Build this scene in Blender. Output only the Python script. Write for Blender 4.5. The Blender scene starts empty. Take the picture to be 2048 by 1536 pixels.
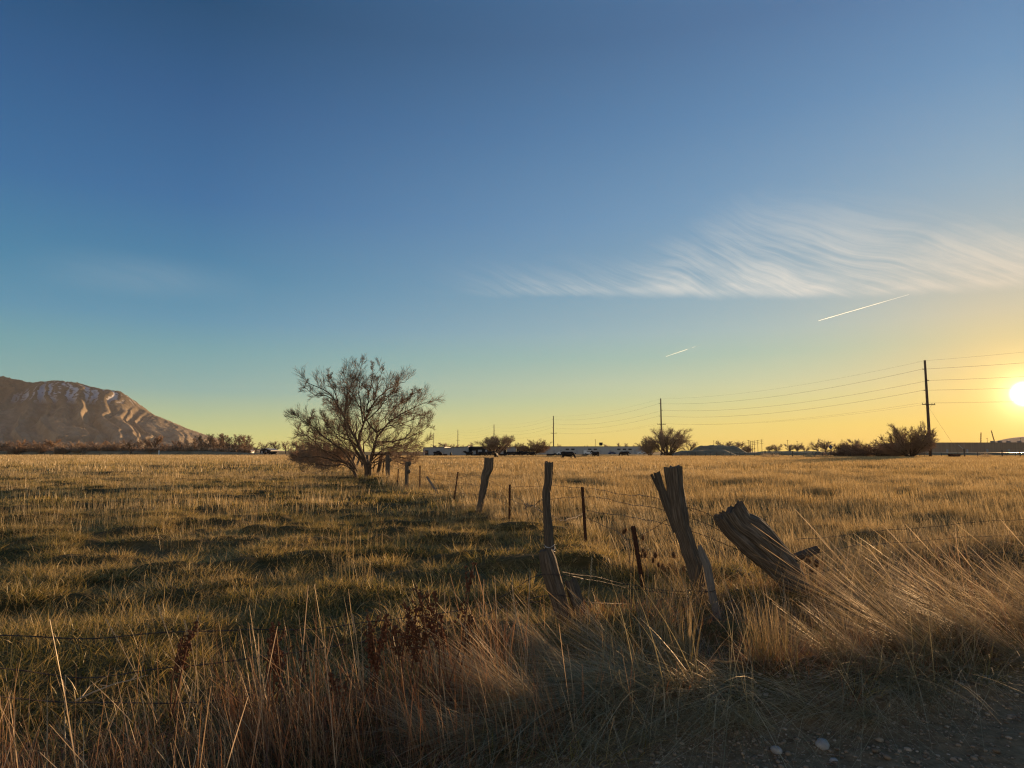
import bpy, math, random
import numpy as np
from mathutils import Vector

# ------------------------------------------------------------------ set-up
sc = bpy.context.scene
COL = sc.collection
F, W, H = 1365.0, 2048, 1536
PITCH = math.atan(135 / F)
CP, SP = math.cos(PITCH), math.sin(PITCH)
EYE = 1.6
SUN_EL, SUN_AZ = math.radians(3.85), math.radians(37.0)
rng = np.random.default_rng(7)
random.seed(7)


def ray(px, py):
    u = (px - 1024) / F
    v = (768 - py) / F
    return np.array([u, CP - SP * v, SP + CP * v])


def at(px, py, Y):
    """World point seen at photo pixel (px, py) at depth Y."""
    d = ray(px, py)
    t = Y / d[1]
    return np.array([d[0] * t, Y, EYE + d[2] * t])


def gp(px, py, z=0.0):
    """Ground point under a photo pixel."""
    d = ray(px, py)
    t = (z - EYE) / d[2]
    return np.array([d[0] * t, d[1] * t, z])


def ppm(Y):
    return Y / F


SKY_STRENGTH = 0.1
SUN_ENERGY = 5.0
SUN_COLOR = (1.0, 0.62, 0.31)
EXPOSURE = 1.0
CLOUD_COL = (3.1, 3.3, 3.25)
FILL_STRENGTH = 2.1  # strength of the warm fill light added to the sky behind the camera
SUN_GLOW = [(2.6, 0.75, (1.0, 0.92, 0.5)), (0.30, 2.2, (1.0, 0.8, 0.2))]


# ------------------------------------------------------------------ noise
def _hash(ix, iy, seed):
    h = (ix.astype(np.int64) * 374761393 + iy.astype(np.int64) * 668265263 + seed * 974711) & 0x7fffffff
    h = ((h ^ (h >> 13)) * 1274126177) & 0x7fffffff
    return ((h ^ (h >> 16)) & 0xffff) / 65535.0


def vnoise(x, y, seed=0):
    x = np.asarray(x, float)
    y = np.asarray(y, float)
    ix, iy = np.floor(x), np.floor(y)
    fx, fy = x - ix, y - iy
    fx = fx * fx * fx * (fx * (fx * 6 - 15) + 10)
    fy = fy * fy * fy * (fy * (fy * 6 - 15) + 10)
    a, b = _hash(ix, iy, seed), _hash(ix + 1, iy, seed)
    c, d = _hash(ix, iy + 1, seed), _hash(ix + 1, iy + 1, seed)
    return (a + (b - a) * fx) * (1 - fy) + (c + (d - c) * fx) * fy


def fbm(x, y, seed=0, octs=4, gain=0.5):
    s, a, n = 0, 1, 0
    for i in range(octs):
        s = s + a * vnoise(x * 2 ** i, y * 2 ** i, seed + i * 17)
        n += a
        a *= gain
    return s / n


def sstep(a, b, x):
    t = np.clip((x - a) / (b - a), 0, 1)
    return t * t * (3 - 2 * t)


# ------------------------------------------------------------------ scene helpers
def tag(o, label=None, cat=None, group=None, kind=None):
    if label:
        o['label'] = label
    if cat:
        o['category'] = cat
    if group:
        o['group'] = group
    if kind:
        o['kind'] = kind
    return o


def link(o, parent=None):
    COL.objects.link(o)
    if parent is not None:
        o.parent = parent
    return o


def empty(name, loc=(0, 0, 0), rz=0.0):
    o = bpy.data.objects.new(name, None)
    o.location = loc
    o.rotation_euler = (0, 0, rz)
    o.empty_display_size = 0.2
    return link(o)


def mesh_from(name, verts, faces, smooth=False):
    """faces: list of arrays, each (n, k)."""
    me = bpy.data.meshes.new(name)
    verts = np.asarray(verts, dtype=np.float32)
    me.vertices.add(len(verts))
    me.vertices.foreach_set('co', verts.ravel())
    idx, tot = [], []
    for f in faces:
        f = np.asarray(f, dtype=np.int32)
        if len(f) == 0:
            continue
        idx.append(f.ravel())
        tot.append(np.full(len(f), f.shape[1], dtype=np.int32))
    idx = np.concatenate(idx)
    tot = np.concatenate(tot)
    start = np.concatenate([[0], np.cumsum(tot)[:-1]]).astype(np.int32)
    me.loops.add(len(idx))
    me.loops.foreach_set('vertex_index', idx)
    me.polygons.add(len(tot))
    me.polygons.foreach_set('loop_start', start)
    me.polygons.foreach_set('use_smooth', np.full(len(tot), smooth, dtype=bool))
    me.update(calc_edges=True)
    me.validate()
    return me


class MB:
    """Collects shapes and links them as one mesh object."""

    def __init__(self):
        self.v, self.f, self.n = [], [], 0

    def add(self, v, *fs):
        v = np.asarray(v, float).reshape(-1, 3)
        self.v.append(v)
        for f in fs:
            f = np.asarray(f, int)
            if len(f):
                self.f.append(f + self.n)
        self.n += len(v)
        return self

    def box(self, c, s, rz=0.0, taper=1.0):
        x, y, z = np.array(s) / 2.0
        q = np.array([[-x, -y, -z], [x, -y, -z], [x, y, -z], [-x, y, -z],
                      [-x * taper, -y * taper, z], [x * taper, -y * taper, z], [x * taper, y * taper, z], [-x * taper, y * taper, z]])
        c_, s_ = math.cos(rz), math.sin(rz)
        R = np.array([[c_, -s_, 0], [s_, c_, 0], [0, 0, 1]])
        return self.add(q @ R.T + np.array(c), [[0, 3, 2, 1], [4, 5, 6, 7], [0, 1, 5, 4], [1, 2, 6, 5], [2, 3, 7, 6], [3, 0, 4, 7]])

    def tube(self, pts, radii, sides=8, cap=True):
        P = np.asarray(pts, float)[None]
        R = np.broadcast_to(np.asarray(radii, float), (P.shape[1],))[None]
        v, f = tubes(P, R, sides)
        self.add(v, f)
        if cap:
            b = self.n - len(v)
            k = P.shape[1]
            self.f.append(np.array([list(range(b, b + sides))[::-1], list(range(b + (k - 1) * sides, b + k * sides))]))
        return self

    def ball(self, c, r, nu=10, nv=7, jitter=0.0, seed=0):
        r = np.broadcast_to(np.asarray(r, float), (3,))
        v = [[0, 0, -1]]
        for j in range(1, nv):
            ph = -math.pi / 2 + math.pi * j / nv
            for i in range(nu):
                th = 2 * math.pi * i / nu
                v.append([math.cos(ph) * math.cos(th), math.cos(ph) * math.sin(th), math.sin(ph)])
        v.append([0, 0, 1])
        v = np.array(v)
        if jitter:
            g = np.random.default_rng(seed)
            v = v * (1 + jitter * g.uniform(-1, 1, (len(v), 1)))
        q, t = [], []
        for j in range(nv - 2):
            for i in range(nu):
                a = 1 + j * nu + i
                b = 1 + j * nu + (i + 1) % nu
                q.append([a, b, b + nu, a + nu])
        for i in range(nu):
            t.append([0, 1 + (i + 1) % nu, 1 + i])
            L = len(v) - 1
            t.append([L, 1 + (nv - 2) * nu + i, 1 + (nv - 2) * nu + (i + 1) % nu])
        return self.add(v * r + np.array(c), q, t)

    def mesh(self, name, smooth=False):
        return mesh_from(name, np.concatenate(self.v), self.f, smooth)

    def build(self, name, mat, parent=None, smooth=False):
        me = self.mesh(name, smooth)
        me.materials.append(mat)
        return link(bpy.data.objects.new(name, me), parent)


def tubes(P, R, sides):
    """P (N,K,3), R (N,K) -> verts, quads of N tubes."""
    N, K = R.shape
    T = np.empty_like(P)
    T[:, 1:-1] = P[:, 2:] - P[:, :-2]
    T[:, 0] = P[:, 1] - P[:, 0]
    T[:, -1] = P[:, -1] - P[:, -2]
    T /= np.linalg.norm(T, axis=2, keepdims=True) + 1e-9
    ref = np.where(np.abs(T[:, :1, 2:3]) > 0.8, np.array([1.0, 0, 0]), np.array([0, 0, 1.0]))
    ref = np.broadcast_to(ref, T.shape)
    A = np.cross(T, ref)
    A /= np.linalg.norm(A, axis=2, keepdims=True) + 1e-9
    B = np.cross(T, A)
    th = np.arange(sides) * 2 * math.pi / sides
    v = P[:, :, None, :] + R[:, :, None, None] * (A[:, :, None, :] * np.cos(th)[None, None, :, None] + B[:, :, None, :] * np.sin(th)[None, None, :, None])
    base = np.arange(N)[:, None, None] * K * sides + np.arange(K - 1)[None, :, None] * sides
    i = np.arange(sides)[None, None, :]
    j = (i + 1) % sides
    q = np.stack([base + i, base + j, base + sides + j, base + sides + i], axis=-1).reshape(-1, 4)
    return v.reshape(-1, 3), q


def copy_tree(o, parent=None):
    c = o.copy()
    COL.objects.link(c)
    if parent is not None:
        c.parent = parent
    for ch in list(o.children):
        copy_tree(ch, c)
    return c


# ------------------------------------------------------------------ materials
def new_mat(name):
    m = bpy.data.materials.new(name)
    m.use_nodes = True
    nt = m.node_tree
    nt.nodes.clear()
    out = nt.nodes.new('ShaderNodeOutputMaterial')
    return m, nt, out


def nd(nt, t, **kw):
    n = nt.nodes.new(t)
    for k, v in kw.items():
        setattr(n, k, v)
    return n


def ramp(nt, fac, stops):
    r = nt.nodes.new('ShaderNodeValToRGB')
    e = r.color_ramp.elements
    while len(e) < len(stops):
        e.new(0.5)
    for i, (p, c) in enumerate(stops):
        e[i].position = p
        e[i].color = (*c, 1) if len(c) == 3 else c
    if fac is not None:
        nt.links.new(fac, r.inputs[0])
    return r.outputs[0]


def math_n(nt, op, a, b=None, c=None, clamp=False):
    n = nt.nodes.new('ShaderNodeMath')
    n.operation = op
    n.use_clamp = clamp
    for i, x in enumerate((a, b, c)):
        if x is None:
            continue
        if isinstance(x, (int, float)):
            n.inputs[i].default_value = x
        else:
            nt.links.new(x, n.inputs[i])
    return n.outputs[0]


def noise_n(nt, vec, scale, detail=3, rough=0.55, dist=0.0):
    n = nt.nodes.new('ShaderNodeTexNoise')
    n.inputs['Scale'].default_value = scale
    n.inputs['Detail'].default_value = detail
    n.inputs['Roughness'].default_value = rough
    n.inputs['Distortion'].default_value = dist
    if vec is not None:
        nt.links.new(vec, n.inputs['Vector'])
    return n.outputs['Fac']


def mapped(nt, vec, scale=(1, 1, 1), rot=(0, 0, 0), loc=(0, 0, 0)):
    m = nt.nodes.new('ShaderNodeMapping')
    m.inputs['Scale'].default_value = scale
    m.inputs['Rotation'].default_value = rot
    m.inputs['Location'].default_value = loc
    nt.links.new(vec, m.inputs['Vector'])
    return m.outputs[0]


def mix_col(nt, fac, a, b):
    n = nt.nodes.new('ShaderNodeMix')
    n.data_type = 'RGBA'
    for sock, x in ((n.inputs['Factor'], fac), (n.inputs[6], a), (n.inputs[7], b)):
        if isinstance(x, (int, float)):
            sock.default_value = x
        elif isinstance(x, tuple):
            sock.default_value = (*x, 1)
        else:
            nt.links.new(x, sock)
    return n.outputs[2]


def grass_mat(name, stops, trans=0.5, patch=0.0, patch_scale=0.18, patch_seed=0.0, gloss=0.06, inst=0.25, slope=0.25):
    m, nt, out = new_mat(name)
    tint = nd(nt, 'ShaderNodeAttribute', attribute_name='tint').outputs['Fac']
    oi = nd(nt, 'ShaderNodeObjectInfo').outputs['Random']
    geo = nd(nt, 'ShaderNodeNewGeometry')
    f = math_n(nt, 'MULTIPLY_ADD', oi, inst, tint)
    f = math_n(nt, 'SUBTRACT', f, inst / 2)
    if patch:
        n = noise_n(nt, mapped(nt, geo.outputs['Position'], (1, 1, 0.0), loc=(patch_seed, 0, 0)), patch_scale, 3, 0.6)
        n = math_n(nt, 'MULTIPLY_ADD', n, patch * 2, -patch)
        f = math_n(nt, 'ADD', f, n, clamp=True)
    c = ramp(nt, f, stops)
    d = nd(nt, 'ShaderNodeBsdfDiffuse')
    t = nd(nt, 'ShaderNodeBsdfTranslucent')
    g = nd(nt, 'ShaderNodeBsdfGlossy')
    g.inputs['Roughness'].default_value = 0.45
    g.inputs['Color'].default_value = (0.9, 0.85, 0.75, 1)
    nt.links.new(c, d.inputs[0])
    nt.links.new(c, t.inputs[0])
    mx = nd(nt, 'ShaderNodeMixShader')
    mx.inputs[0].default_value = trans
    nt.links.new(d.outputs[0], mx.inputs[1])
    nt.links.new(t.outputs[0], mx.inputs[2])
    m2 = nd(nt, 'ShaderNodeMixShader')
    m2.inputs[0].default_value = gloss
    nt.links.new(mx.outputs[0], m2.inputs[1])
    nt.links.new(g.outputs[0], m2.inputs[2])
    nt.links.new(m2.outputs[0], out.inputs[0])
    return m


def rough_mat(name, stops, scale=8.0, stretch=(1, 1, 1), coord='Object', rough=0.85, bump=0.3, bump_dist=0.01, detail=5, metal=0.0, dist=0.0, spec=0.3):
    m, nt, out = new_mat(name)
    tc = nd(nt, 'ShaderNodeTexCoord')
    v = mapped(nt, tc.outputs[coord], stretch)
    n = noise_n(nt, v, scale, detail, 0.6, dist)
    c = ramp(nt, n, stops)
    p = nd(nt, 'ShaderNodeBsdfPrincipled')
    nt.links.new(c, p.inputs['Base Color'])
    p.inputs['Roughness'].default_value = rough
    p.inputs['Metallic'].default_value = metal
    p.inputs['Specular IOR Level'].default_value = spec
    if bump:
        b = nd(nt, 'ShaderNodeBump')
        b.inputs['Strength'].default_value = bump
        b.inputs['Distance'].default_value = bump_dist
        nt.links.new(n, b.inputs['Height'])
        nt.links.new(b.outputs[0], p.inputs['Normal'])
    nt.links.new(p.outputs[0], out.inputs[0])
    return m


STRAW = [(0.0, (0.12, 0.10, 0.028)), (0.35, (0.27, 0.185, 0.07)), (0.65, (0.44, 0.31, 0.135)), (1.0, (0.63, 0.49, 0.26))]
PASTURE = [(0.0, (0.13, 0.12, 0.020)), (0.27, (0.25, 0.20, 0.040)), (0.52, (0.43, 0.30, 0.09)), (1.0, (0.64, 0.47, 0.22))]
RUSSET = [(0.0, (0.12, 0.045, 0.018)), (0.4, (0.24, 0.10, 0.04)), (0.75, (0.38, 0.21, 0.095)), (1.0, (0.62, 0.45, 0.27))]
BUNCH = [(0.0, (0.14, 0.125, 0.04)), (0.3, (0.24, 0.175, 0.075)), (0.7, (0.38, 0.27, 0.135)), (1.0, (0.64, 0.49, 0.29))]
MATTED = [(0.0, (0.13, 0.12, 0.05)), (0.5, (0.30, 0.25, 0.12)), (1.0, (0.56, 0.46, 0.27))]

M = {
    'pasture': grass_mat('pasture_grass', PASTURE, 0.5, 0.62, 0.30),
    'stems': grass_mat('dry_stems', STRAW, 0.45, 0.15, 0.2, inst=0.2),
    'field': grass_mat('field_grass', STRAW, 0.5, 0.28, 0.06, 13.0),
    'russet': grass_mat('russet_stems', RUSSET, 0.4, 0.25, 0.6, 5.0),
    'bunch': grass_mat('bunch_grass', BUNCH, 0.45, 0.1, 0.5, 3.0, gloss=0.1),
    'matted': grass_mat('matted_grass', MATTED, 0.35, 0.2, 0.8, 9.0),
    'wood': rough_mat('weathered_wood', [(0.3, (0.035, 0.026, 0.018)), (0.48, (0.10, 0.078, 0.056)), (0.7, (0.23, 0.185, 0.14))], 9, (9, 0.55, 1), 'UV', 0.9, 0.9, 0.012, 6),
    'grey_wood': rough_mat('grey_wood', [(0.3, (0.09, 0.08, 0.07)), (0.55, (0.22, 0.195, 0.165)), (0.75, (0.36, 0.33, 0.29))], 9, (9, 0.6, 1), 'UV', 0.9, 0.8, 0.01, 6),
    'post_far': rough_mat('old_post_wood', [(0.3, (0.05, 0.042, 0.034)), (0.7, (0.14, 0.12, 0.10))], 6, (3, 3, 0.5)),
    'rust': rough_mat('rusted_steel', [(0.35, (0.05, 0.025, 0.017)), (0.6, (0.11, 0.05, 0.03)), (0.8, (0.17, 0.085, 0.05))], 30, rough=0.7, metal=0.4),
    'wire': rough_mat('wire_steel', [(0.3, (0.06, 0.042, 0.032)), (0.7, (0.16, 0.12, 0.09))], 60, rough=0.55, metal=0.6, bump=0),
    'galv': rough_mat('pale_tie_wire', [(0.3, (0.3, 0.29, 0.27)), (0.7, (0.5, 0.48, 0.44))], 60, rough=0.5, bump=0),
    'bark': rough_mat('bark', [(0.3, (0.06, 0.04, 0.027)), (0.6, (0.13, 0.09, 0.06)), (0.8, (0.20, 0.145, 0.10))], 10, (1, 1, 0.35), bump=0.6, bump_dist=0.02),
    'twig': rough_mat('twigs', [(0.3, (0.19, 0.125, 0.08)), (0.7, (0.33, 0.225, 0.15))], 3, bump=0),
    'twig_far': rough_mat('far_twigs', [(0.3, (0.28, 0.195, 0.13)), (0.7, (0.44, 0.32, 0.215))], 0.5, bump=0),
    'twig_red': rough_mat('willow_twigs', [(0.3, (0.24, 0.15, 0.09)), (0.7, (0.40, 0.26, 0.16))], 0.5, bump=0),
    'pole': rough_mat('pole_wood', [(0.3, (0.06, 0.04, 0.028)), (0.7, (0.15, 0.10, 0.07))], 4, (3, 3, 0.2)),
    'porcelain': rough_mat('insulators', [(0.3, (0.10, 0.085, 0.08)), (0.7, (0.16, 0.14, 0.13))], 5, rough=0.4, bump=0),
    'cable': rough_mat('cable', [(0.3, (0.10, 0.095, 0.085)), (0.7, (0.16, 0.15, 0.14))], 1, rough=0.6, bump=0),
    'hide': rough_mat('black_hide', [(0.3, (0.008, 0.007, 0.007)), (0.7, (0.022, 0.018, 0.016))], 9, rough=0.75, bump=0.1),
    'dock_stem': rough_mat('dock_stem', [(0.3, (0.09, 0.035, 0.018)), (0.7, (0.18, 0.075, 0.035))], 20, bump=0),
    'dock_seed': rough_mat('dock_seed', [(0.3, (0.07, 0.026, 0.012)), (0.7, (0.18, 0.07, 0.03))], 60, bump=0.4),
    'teasel_stem': rough_mat('teasel_stem', [(0.3, (0.16, 0.10, 0.05)), (0.7, (0.32, 0.21, 0.11))], 30, bump=0),
    'teasel_core': rough_mat('teasel_core', [(0.3, (0.06, 0.03, 0.015)), (0.7, (0.13, 0.07, 0.035))], 50, bump=0.4),
    'teasel_spine': grass_mat('teasel_spines', [(0.0, (0.35, 0.2, 0.08)), (1.0, (0.6, 0.4, 0.2))], 0.5),
    'stone': rough_mat('pale_stone', [(0.3, (0.25, 0.24, 0.23)), (0.6, (0.42, 0.41, 0.40)), (0.8, (0.55, 0.54, 0.53))], 14, bump=0.4),
    'pebble': rough_mat('pebbles', [(0.25, (0.10, 0.085, 0.07)), (0.5, (0.20, 0.18, 0.155)), (0.75, (0.36, 0.34, 0.31))], 0.7, coord='Object', bump=0.0, detail=1),
    'sheet_grey': rough_mat('grey_metal_sheet', [(0.3, (0.27, 0.275, 0.28)), (0.7, (0.35, 0.355, 0.36))], 0.6, (4, 4, 0.1), rough=0.5),
    'sheet_white': rough_mat('white_metal_sheet', [(0.3, (0.34, 0.335, 0.325)), (0.7, (0.44, 0.435, 0.42))], 0.5, (4, 4, 0.1), rough=0.5),
    'sheet_tan': rough_mat('tan_wall', [(0.3, (0.24, 0.17, 0.115)), (0.7, (0.33, 0.24, 0.17))], 0.3, (3, 3, 0.1), rough=0.7),
    'roof': rough_mat('roof_sheet', [(0.3, (0.15, 0.155, 0.165)), (0.7, (0.23, 0.235, 0.24))], 0.5, (1, 6, 1), rough=0.5),
    'dark': rough_mat('dark_opening', [(0.3, (0.014, 0.014, 0.015)), (0.7, (0.03, 0.03, 0.03))], 2, bump=0),
    'paint_white': rough_mat('white_paint', [(0.3, (0.66, 0.66, 0.64)), (0.7, (0.8, 0.8, 0.78))], 5, bump=0, rough=0.5),
    'paint_blue': rough_mat('blue_paint', [(0.3, (0.05, 0.07, 0.14)), (0.7, (0.08, 0.10, 0.19))], 5, bump=0, rough=0.5),
    'crane': rough_mat('crane_steel', [(0.3, (0.12, 0.09, 0.05)), (0.7, (0.2, 0.15, 0.08))], 2, bump=0),
}


# pebbles get their own colour each
def _pebble_mat():
    m, nt, out = new_mat('pebble_stone')
    oi = nd(nt, 'ShaderNodeObjectInfo').outputs['Random']
    tc = nd(nt, 'ShaderNodeTexCoord')
    n = noise_n(nt, tc.outputs['Object'], 3.0, 4)
    f = math_n(nt, 'MULTIPLY_ADD', n, 0.35, oi)
    c = ramp(nt, math_n(nt, 'SUBTRACT', f, 0.17), [(0.0, (0.13, 0.09, 0.055)), (0.6, (0.26, 0.19, 0.12)), (0.94, (0.34, 0.26, 0.175)), (1.0, (0.44, 0.36, 0.27))])
    p = nd(nt, 'ShaderNodeBsdfPrincipled')
    p.inputs['Roughness'].default_value = 0.85
    nt.links.new(c, p.inputs['Base Color'])
    nt.links.new(p.outputs[0], out.inputs[0])
    return m


M['pebble'] = _pebble_mat()


def ground_mat():
    m, nt, out = new_mat('earth_and_thatch')
    geo = nd(nt, 'ShaderNodeNewGeometry').outputs['Position']
    a = noise_n(nt, mapped(nt, geo, (1, 1, 0)), 0.22, 4, 0.6)
    b = noise_n(nt, mapped(nt, geo, (1, 1, 0)), 14.0, 4, 0.7)
    wide = noise_n(nt, mapped(nt, geo, (0.25, 1, 0)), 0.035, 4, 0.6)
    f = math_n(nt, 'MULTIPLY_ADD', b, 0.5, math_n(nt, 'MULTIPLY', a, 0.5))
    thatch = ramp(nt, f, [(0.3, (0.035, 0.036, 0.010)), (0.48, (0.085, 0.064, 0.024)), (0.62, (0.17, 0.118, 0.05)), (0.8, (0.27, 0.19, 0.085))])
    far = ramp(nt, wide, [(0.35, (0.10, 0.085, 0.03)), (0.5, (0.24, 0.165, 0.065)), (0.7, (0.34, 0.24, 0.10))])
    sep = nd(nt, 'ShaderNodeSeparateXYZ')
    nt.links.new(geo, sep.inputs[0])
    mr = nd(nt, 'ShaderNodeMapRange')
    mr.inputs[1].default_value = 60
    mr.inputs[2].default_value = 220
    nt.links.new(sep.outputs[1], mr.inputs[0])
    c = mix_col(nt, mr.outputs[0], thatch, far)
    # bare verge earth along the road edge (a vertex attribute marks it)
    dirt = ramp(nt, b, [(0.3, (0.13, 0.085, 0.045)), (0.55, (0.24, 0.165, 0.09)), (0.8, (0.36, 0.26, 0.16))])
    at_ = nd(nt, 'ShaderNodeAttribute', attribute_name='verge').outputs['Fac']
    c = mix_col(nt, at_, c, dirt)
    p = nd(nt, 'ShaderNodeBsdfPrincipled')
    p.inputs['Roughness'].default_value = 0.95
    p.inputs['Specular IOR Level'].default_value = 0.1
    nt.links.new(c, p.inputs['Base Color'])
    bp = nd(nt, 'ShaderNodeBump')
    bp.inputs['Strength'].default_value = 0.6
    bp.inputs['Distance'].default_value = 0.03
    nt.links.new(b, bp.inputs['Height'])
    nt.links.new(bp.outputs[0], p.inputs['Normal'])
    nt.links.new(p.outputs[0], out.inputs[0])
    return m


# ------------------------------------------------------------------ terrain
VERGE_PX = [(560, 1700), (760, 1620), (1000, 1548), (1250, 1494), (1500, 1460), (1750, 1412), (2048, 1354), (2300, 1300)]
VERGE = np.array([gp(*p)[:2] for p in VERGE_PX])


def verge_y(x):
    return np.interp(x, VERGE[:, 0], VERGE[:, 1], left=VERGE[0, 1] - 6, right=VERGE[-1, 1] + 0.3)


def fence_side(x, y):
    """> 0 in the taller field to the right of the receding fence."""
    return x - (-0.64 - 0.31 * (y - 16))


def road_side(x, y):
    """> 0 on the road's side of the roadside fence."""
    return (7.25 + 0.70 * (x - 2.0)) - y


def hgt(x, y):
    d = np.hypot(x, y)
    tuss = sstep(0.42, 0.8, fbm(x * 1.1, y * 1.5, 3, 3)) * 0.17 + (fbm(x * 0.3, y * 0.45, 11, 3) - 0.5) * 0.20
    k = sstep(3.4, 6.5, d) * (1 - 0.7 * sstep(60, 160, d))
    out = tuss * k
    v = verge_y(x)
    g = sstep(-0.15, 0.5, v - y)                   # verge is flatter, lumpy
    out = out * (1 - g) + g * (fbm(x * 5, y * 5, 21, 3) - 0.5) * 0.06
    # little bank the verge grass grows on
    out = out + 0.10 * np.exp(-((y - v - 0.55) / 0.45) ** 2) * sstep(-0.6, 0.8, x)
    # low bank the fence stands on
    fs = fence_side(x, y)
    out = out + (0.04 + 0.13 * fbm(x * 0.6, y * 0.6, 29, 2)) * np.exp(-(fs / 0.75) ** 2) * sstep(7.6, 9.5, y) * (1 - sstep(17, 24, y))
    # fence-line hummock under the big bare tree
    out = out + 0.18 * np.exp(-(fence_side(x, y) / 1.5) ** 2) * sstep(26, 36, y) * (1 - sstep(60, 90, y))
    return out


def grid_axis(parts):
    a = []
    for lo, hi, n in parts:
        a.append(np.linspace(lo, hi, n, endpoint=False))
    a.append([parts[-1][1]])
    return np.concatenate(a)


xs = grid_axis([(-9000, -400, 30), (-400, -90, 60), (-90, -25, 160), (-25, -9, 110), (-9, 9, 200), (9, 25, 110), (25, 90, 150), (90, 400, 60), (400, 9000, 30)])
ys = grid_axis([(-300, -4, 20), (-4, 2, 30), (2, 14, 190), (14, 30, 150), (30, 80, 170), (80, 260, 120), (260, 9300, 60)])
X, Y = np.meshgrid(xs, ys)
Z = hgt(X, Y)
nx, ny = len(xs), len(ys)
iv = np.arange(nx * ny).reshape(ny, nx)
q = np.stack([iv[:-1, :-1], iv[:-1, 1:], iv[1:, 1:], iv[1:, :-1]], -1).reshape(-1, 4)
me = mesh_from('ground', np.stack([X, Y, Z], -1).reshape(-1, 3), [q], True)
att = me.attributes.new('verge', 'FLOAT', 'POINT')
att.data.foreach_set('value', (sstep(-0.25, 0.12, verge_y(X) - Y + (fbm(X * 2, Y * 2, 5, 3) - 0.5) * 0.5)).astype(np.float32).ravel())
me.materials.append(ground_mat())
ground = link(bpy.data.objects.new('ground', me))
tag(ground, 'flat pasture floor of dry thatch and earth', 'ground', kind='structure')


# ------------------------------------------------------------------ grass clumps
def blades(n, radius, h, hv, w, lean=(0, 0), lean_v=0.15, curl=0.25, segs=3, seed=0, head=0.0, tint=(0.2, 0.9), tip_tint=0.1, spread=0.0, square=False, hbase=0.0):
    """n ribbon blades: arrays of verts, faces and tint."""
    g = np.random.default_rng(seed)
    if square:
        bx, by = g.uniform(-radius, radius, n), g.uniform(-radius, radius, n)
    else:
        r = radius * np.sqrt(g.random(n))
        a = g.uniform(0, 2 * math.pi, n)
        bx, by = r * np.cos(a), r * np.sin(a)
    hh = h * (1 + hv * g.normal(0, 1, n).clip(-1.8, 1.8))
    la = g.uniform(0, 2 * math.pi, n)
    lv = np.abs(g.normal(0, lean_v, n))
    lx = lean[0] * g.uniform(0.7, 1.25, n) + lv * np.cos(la) + spread * bx / (radius + 1e-6)
    ly = lean[1] * g.uniform(0.7, 1.25, n) + lv * np.sin(la) + spread * by / (radius + 1e-6)
    cx, cy = lx * curl + g.normal(0, curl * 0.25, n), ly * curl + g.normal(0, curl * 0.25, n)
    norm = np.sqrt(1 + lx ** 2 + ly ** 2)
    t = np.linspace(0, 1, segs + 1)
    P = np.zeros((n, segs + 1, 3))
    P[:, :, 0] = bx[:, None] + hh[:, None] * (lx[:, None] * t / norm[:, None] + cx[:, None] * t ** 2)
    P[:, :, 1] = by[:, None] + hh[:, None] * (ly[:, None] * t / norm[:, None] + cy[:, None] * t ** 2)
    droop = np.sqrt(cx ** 2 + cy ** 2) * 0.45
    P[:, :, 2] = hh[:, None] * (t / norm[:, None] - droop[:, None] * t ** 2.5) - 0.02 + hbase
    P[:, :, 2] = np.maximum(P[:, :, 2], -0.02 + 0.02 * t)
    wid = w * (1 - 0.85 * t ** 1.4)
    if head:
        wid = w * 0.55 * (1 - 0.5 * t)
        wid = wid + w * head * np.exp(-((t - 0.88) / 0.09) ** 2)
    wid = wid[None] * g.uniform(0.7, 1.3, (n, 1))
    fa = g.uniform(0, math.pi, n)
    side = np.stack([np.cos(fa), np.sin(fa), np.zeros(n)], -1)[:, None]
    L = P - side * wid[..., None] / 2
    R = P + side * wid[..., None] / 2
    V = np.stack([L, R], 2).reshape(n, -1, 3)
    k = 2 * (segs + 1)
    s = np.arange(segs) * 2
    fq = np.stack([s, s + 1, s + 3, s + 2], -1)
    Fq = (np.arange(n)[:, None, None] * k + fq[None]).reshape(-1, 4)
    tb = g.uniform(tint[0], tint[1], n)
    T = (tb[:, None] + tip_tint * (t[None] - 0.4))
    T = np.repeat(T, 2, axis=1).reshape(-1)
    return V.reshape(-1, 3), Fq, T


def clump(name, mat, *sets):
    vs, fs, ts, n = [], [], [], 0
    for v, f, t in sets:
        vs.append(v)
        fs.append(f + n)
        ts.append(t)
        n += len(v)
    me = mesh_from(name, np.concatenate(vs), fs, False)
    a = me.attributes.new('tint', 'FLOAT', 'POINT')
    a.data.foreach_set('value', np.concatenate(ts).astype(np.float32))
    me.materials.append(M[mat] if isinstance(mat, str) else mat)
    return bpy.data.objects.new(name, me)            # a source shape for geometry nodes, not in the scene


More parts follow.
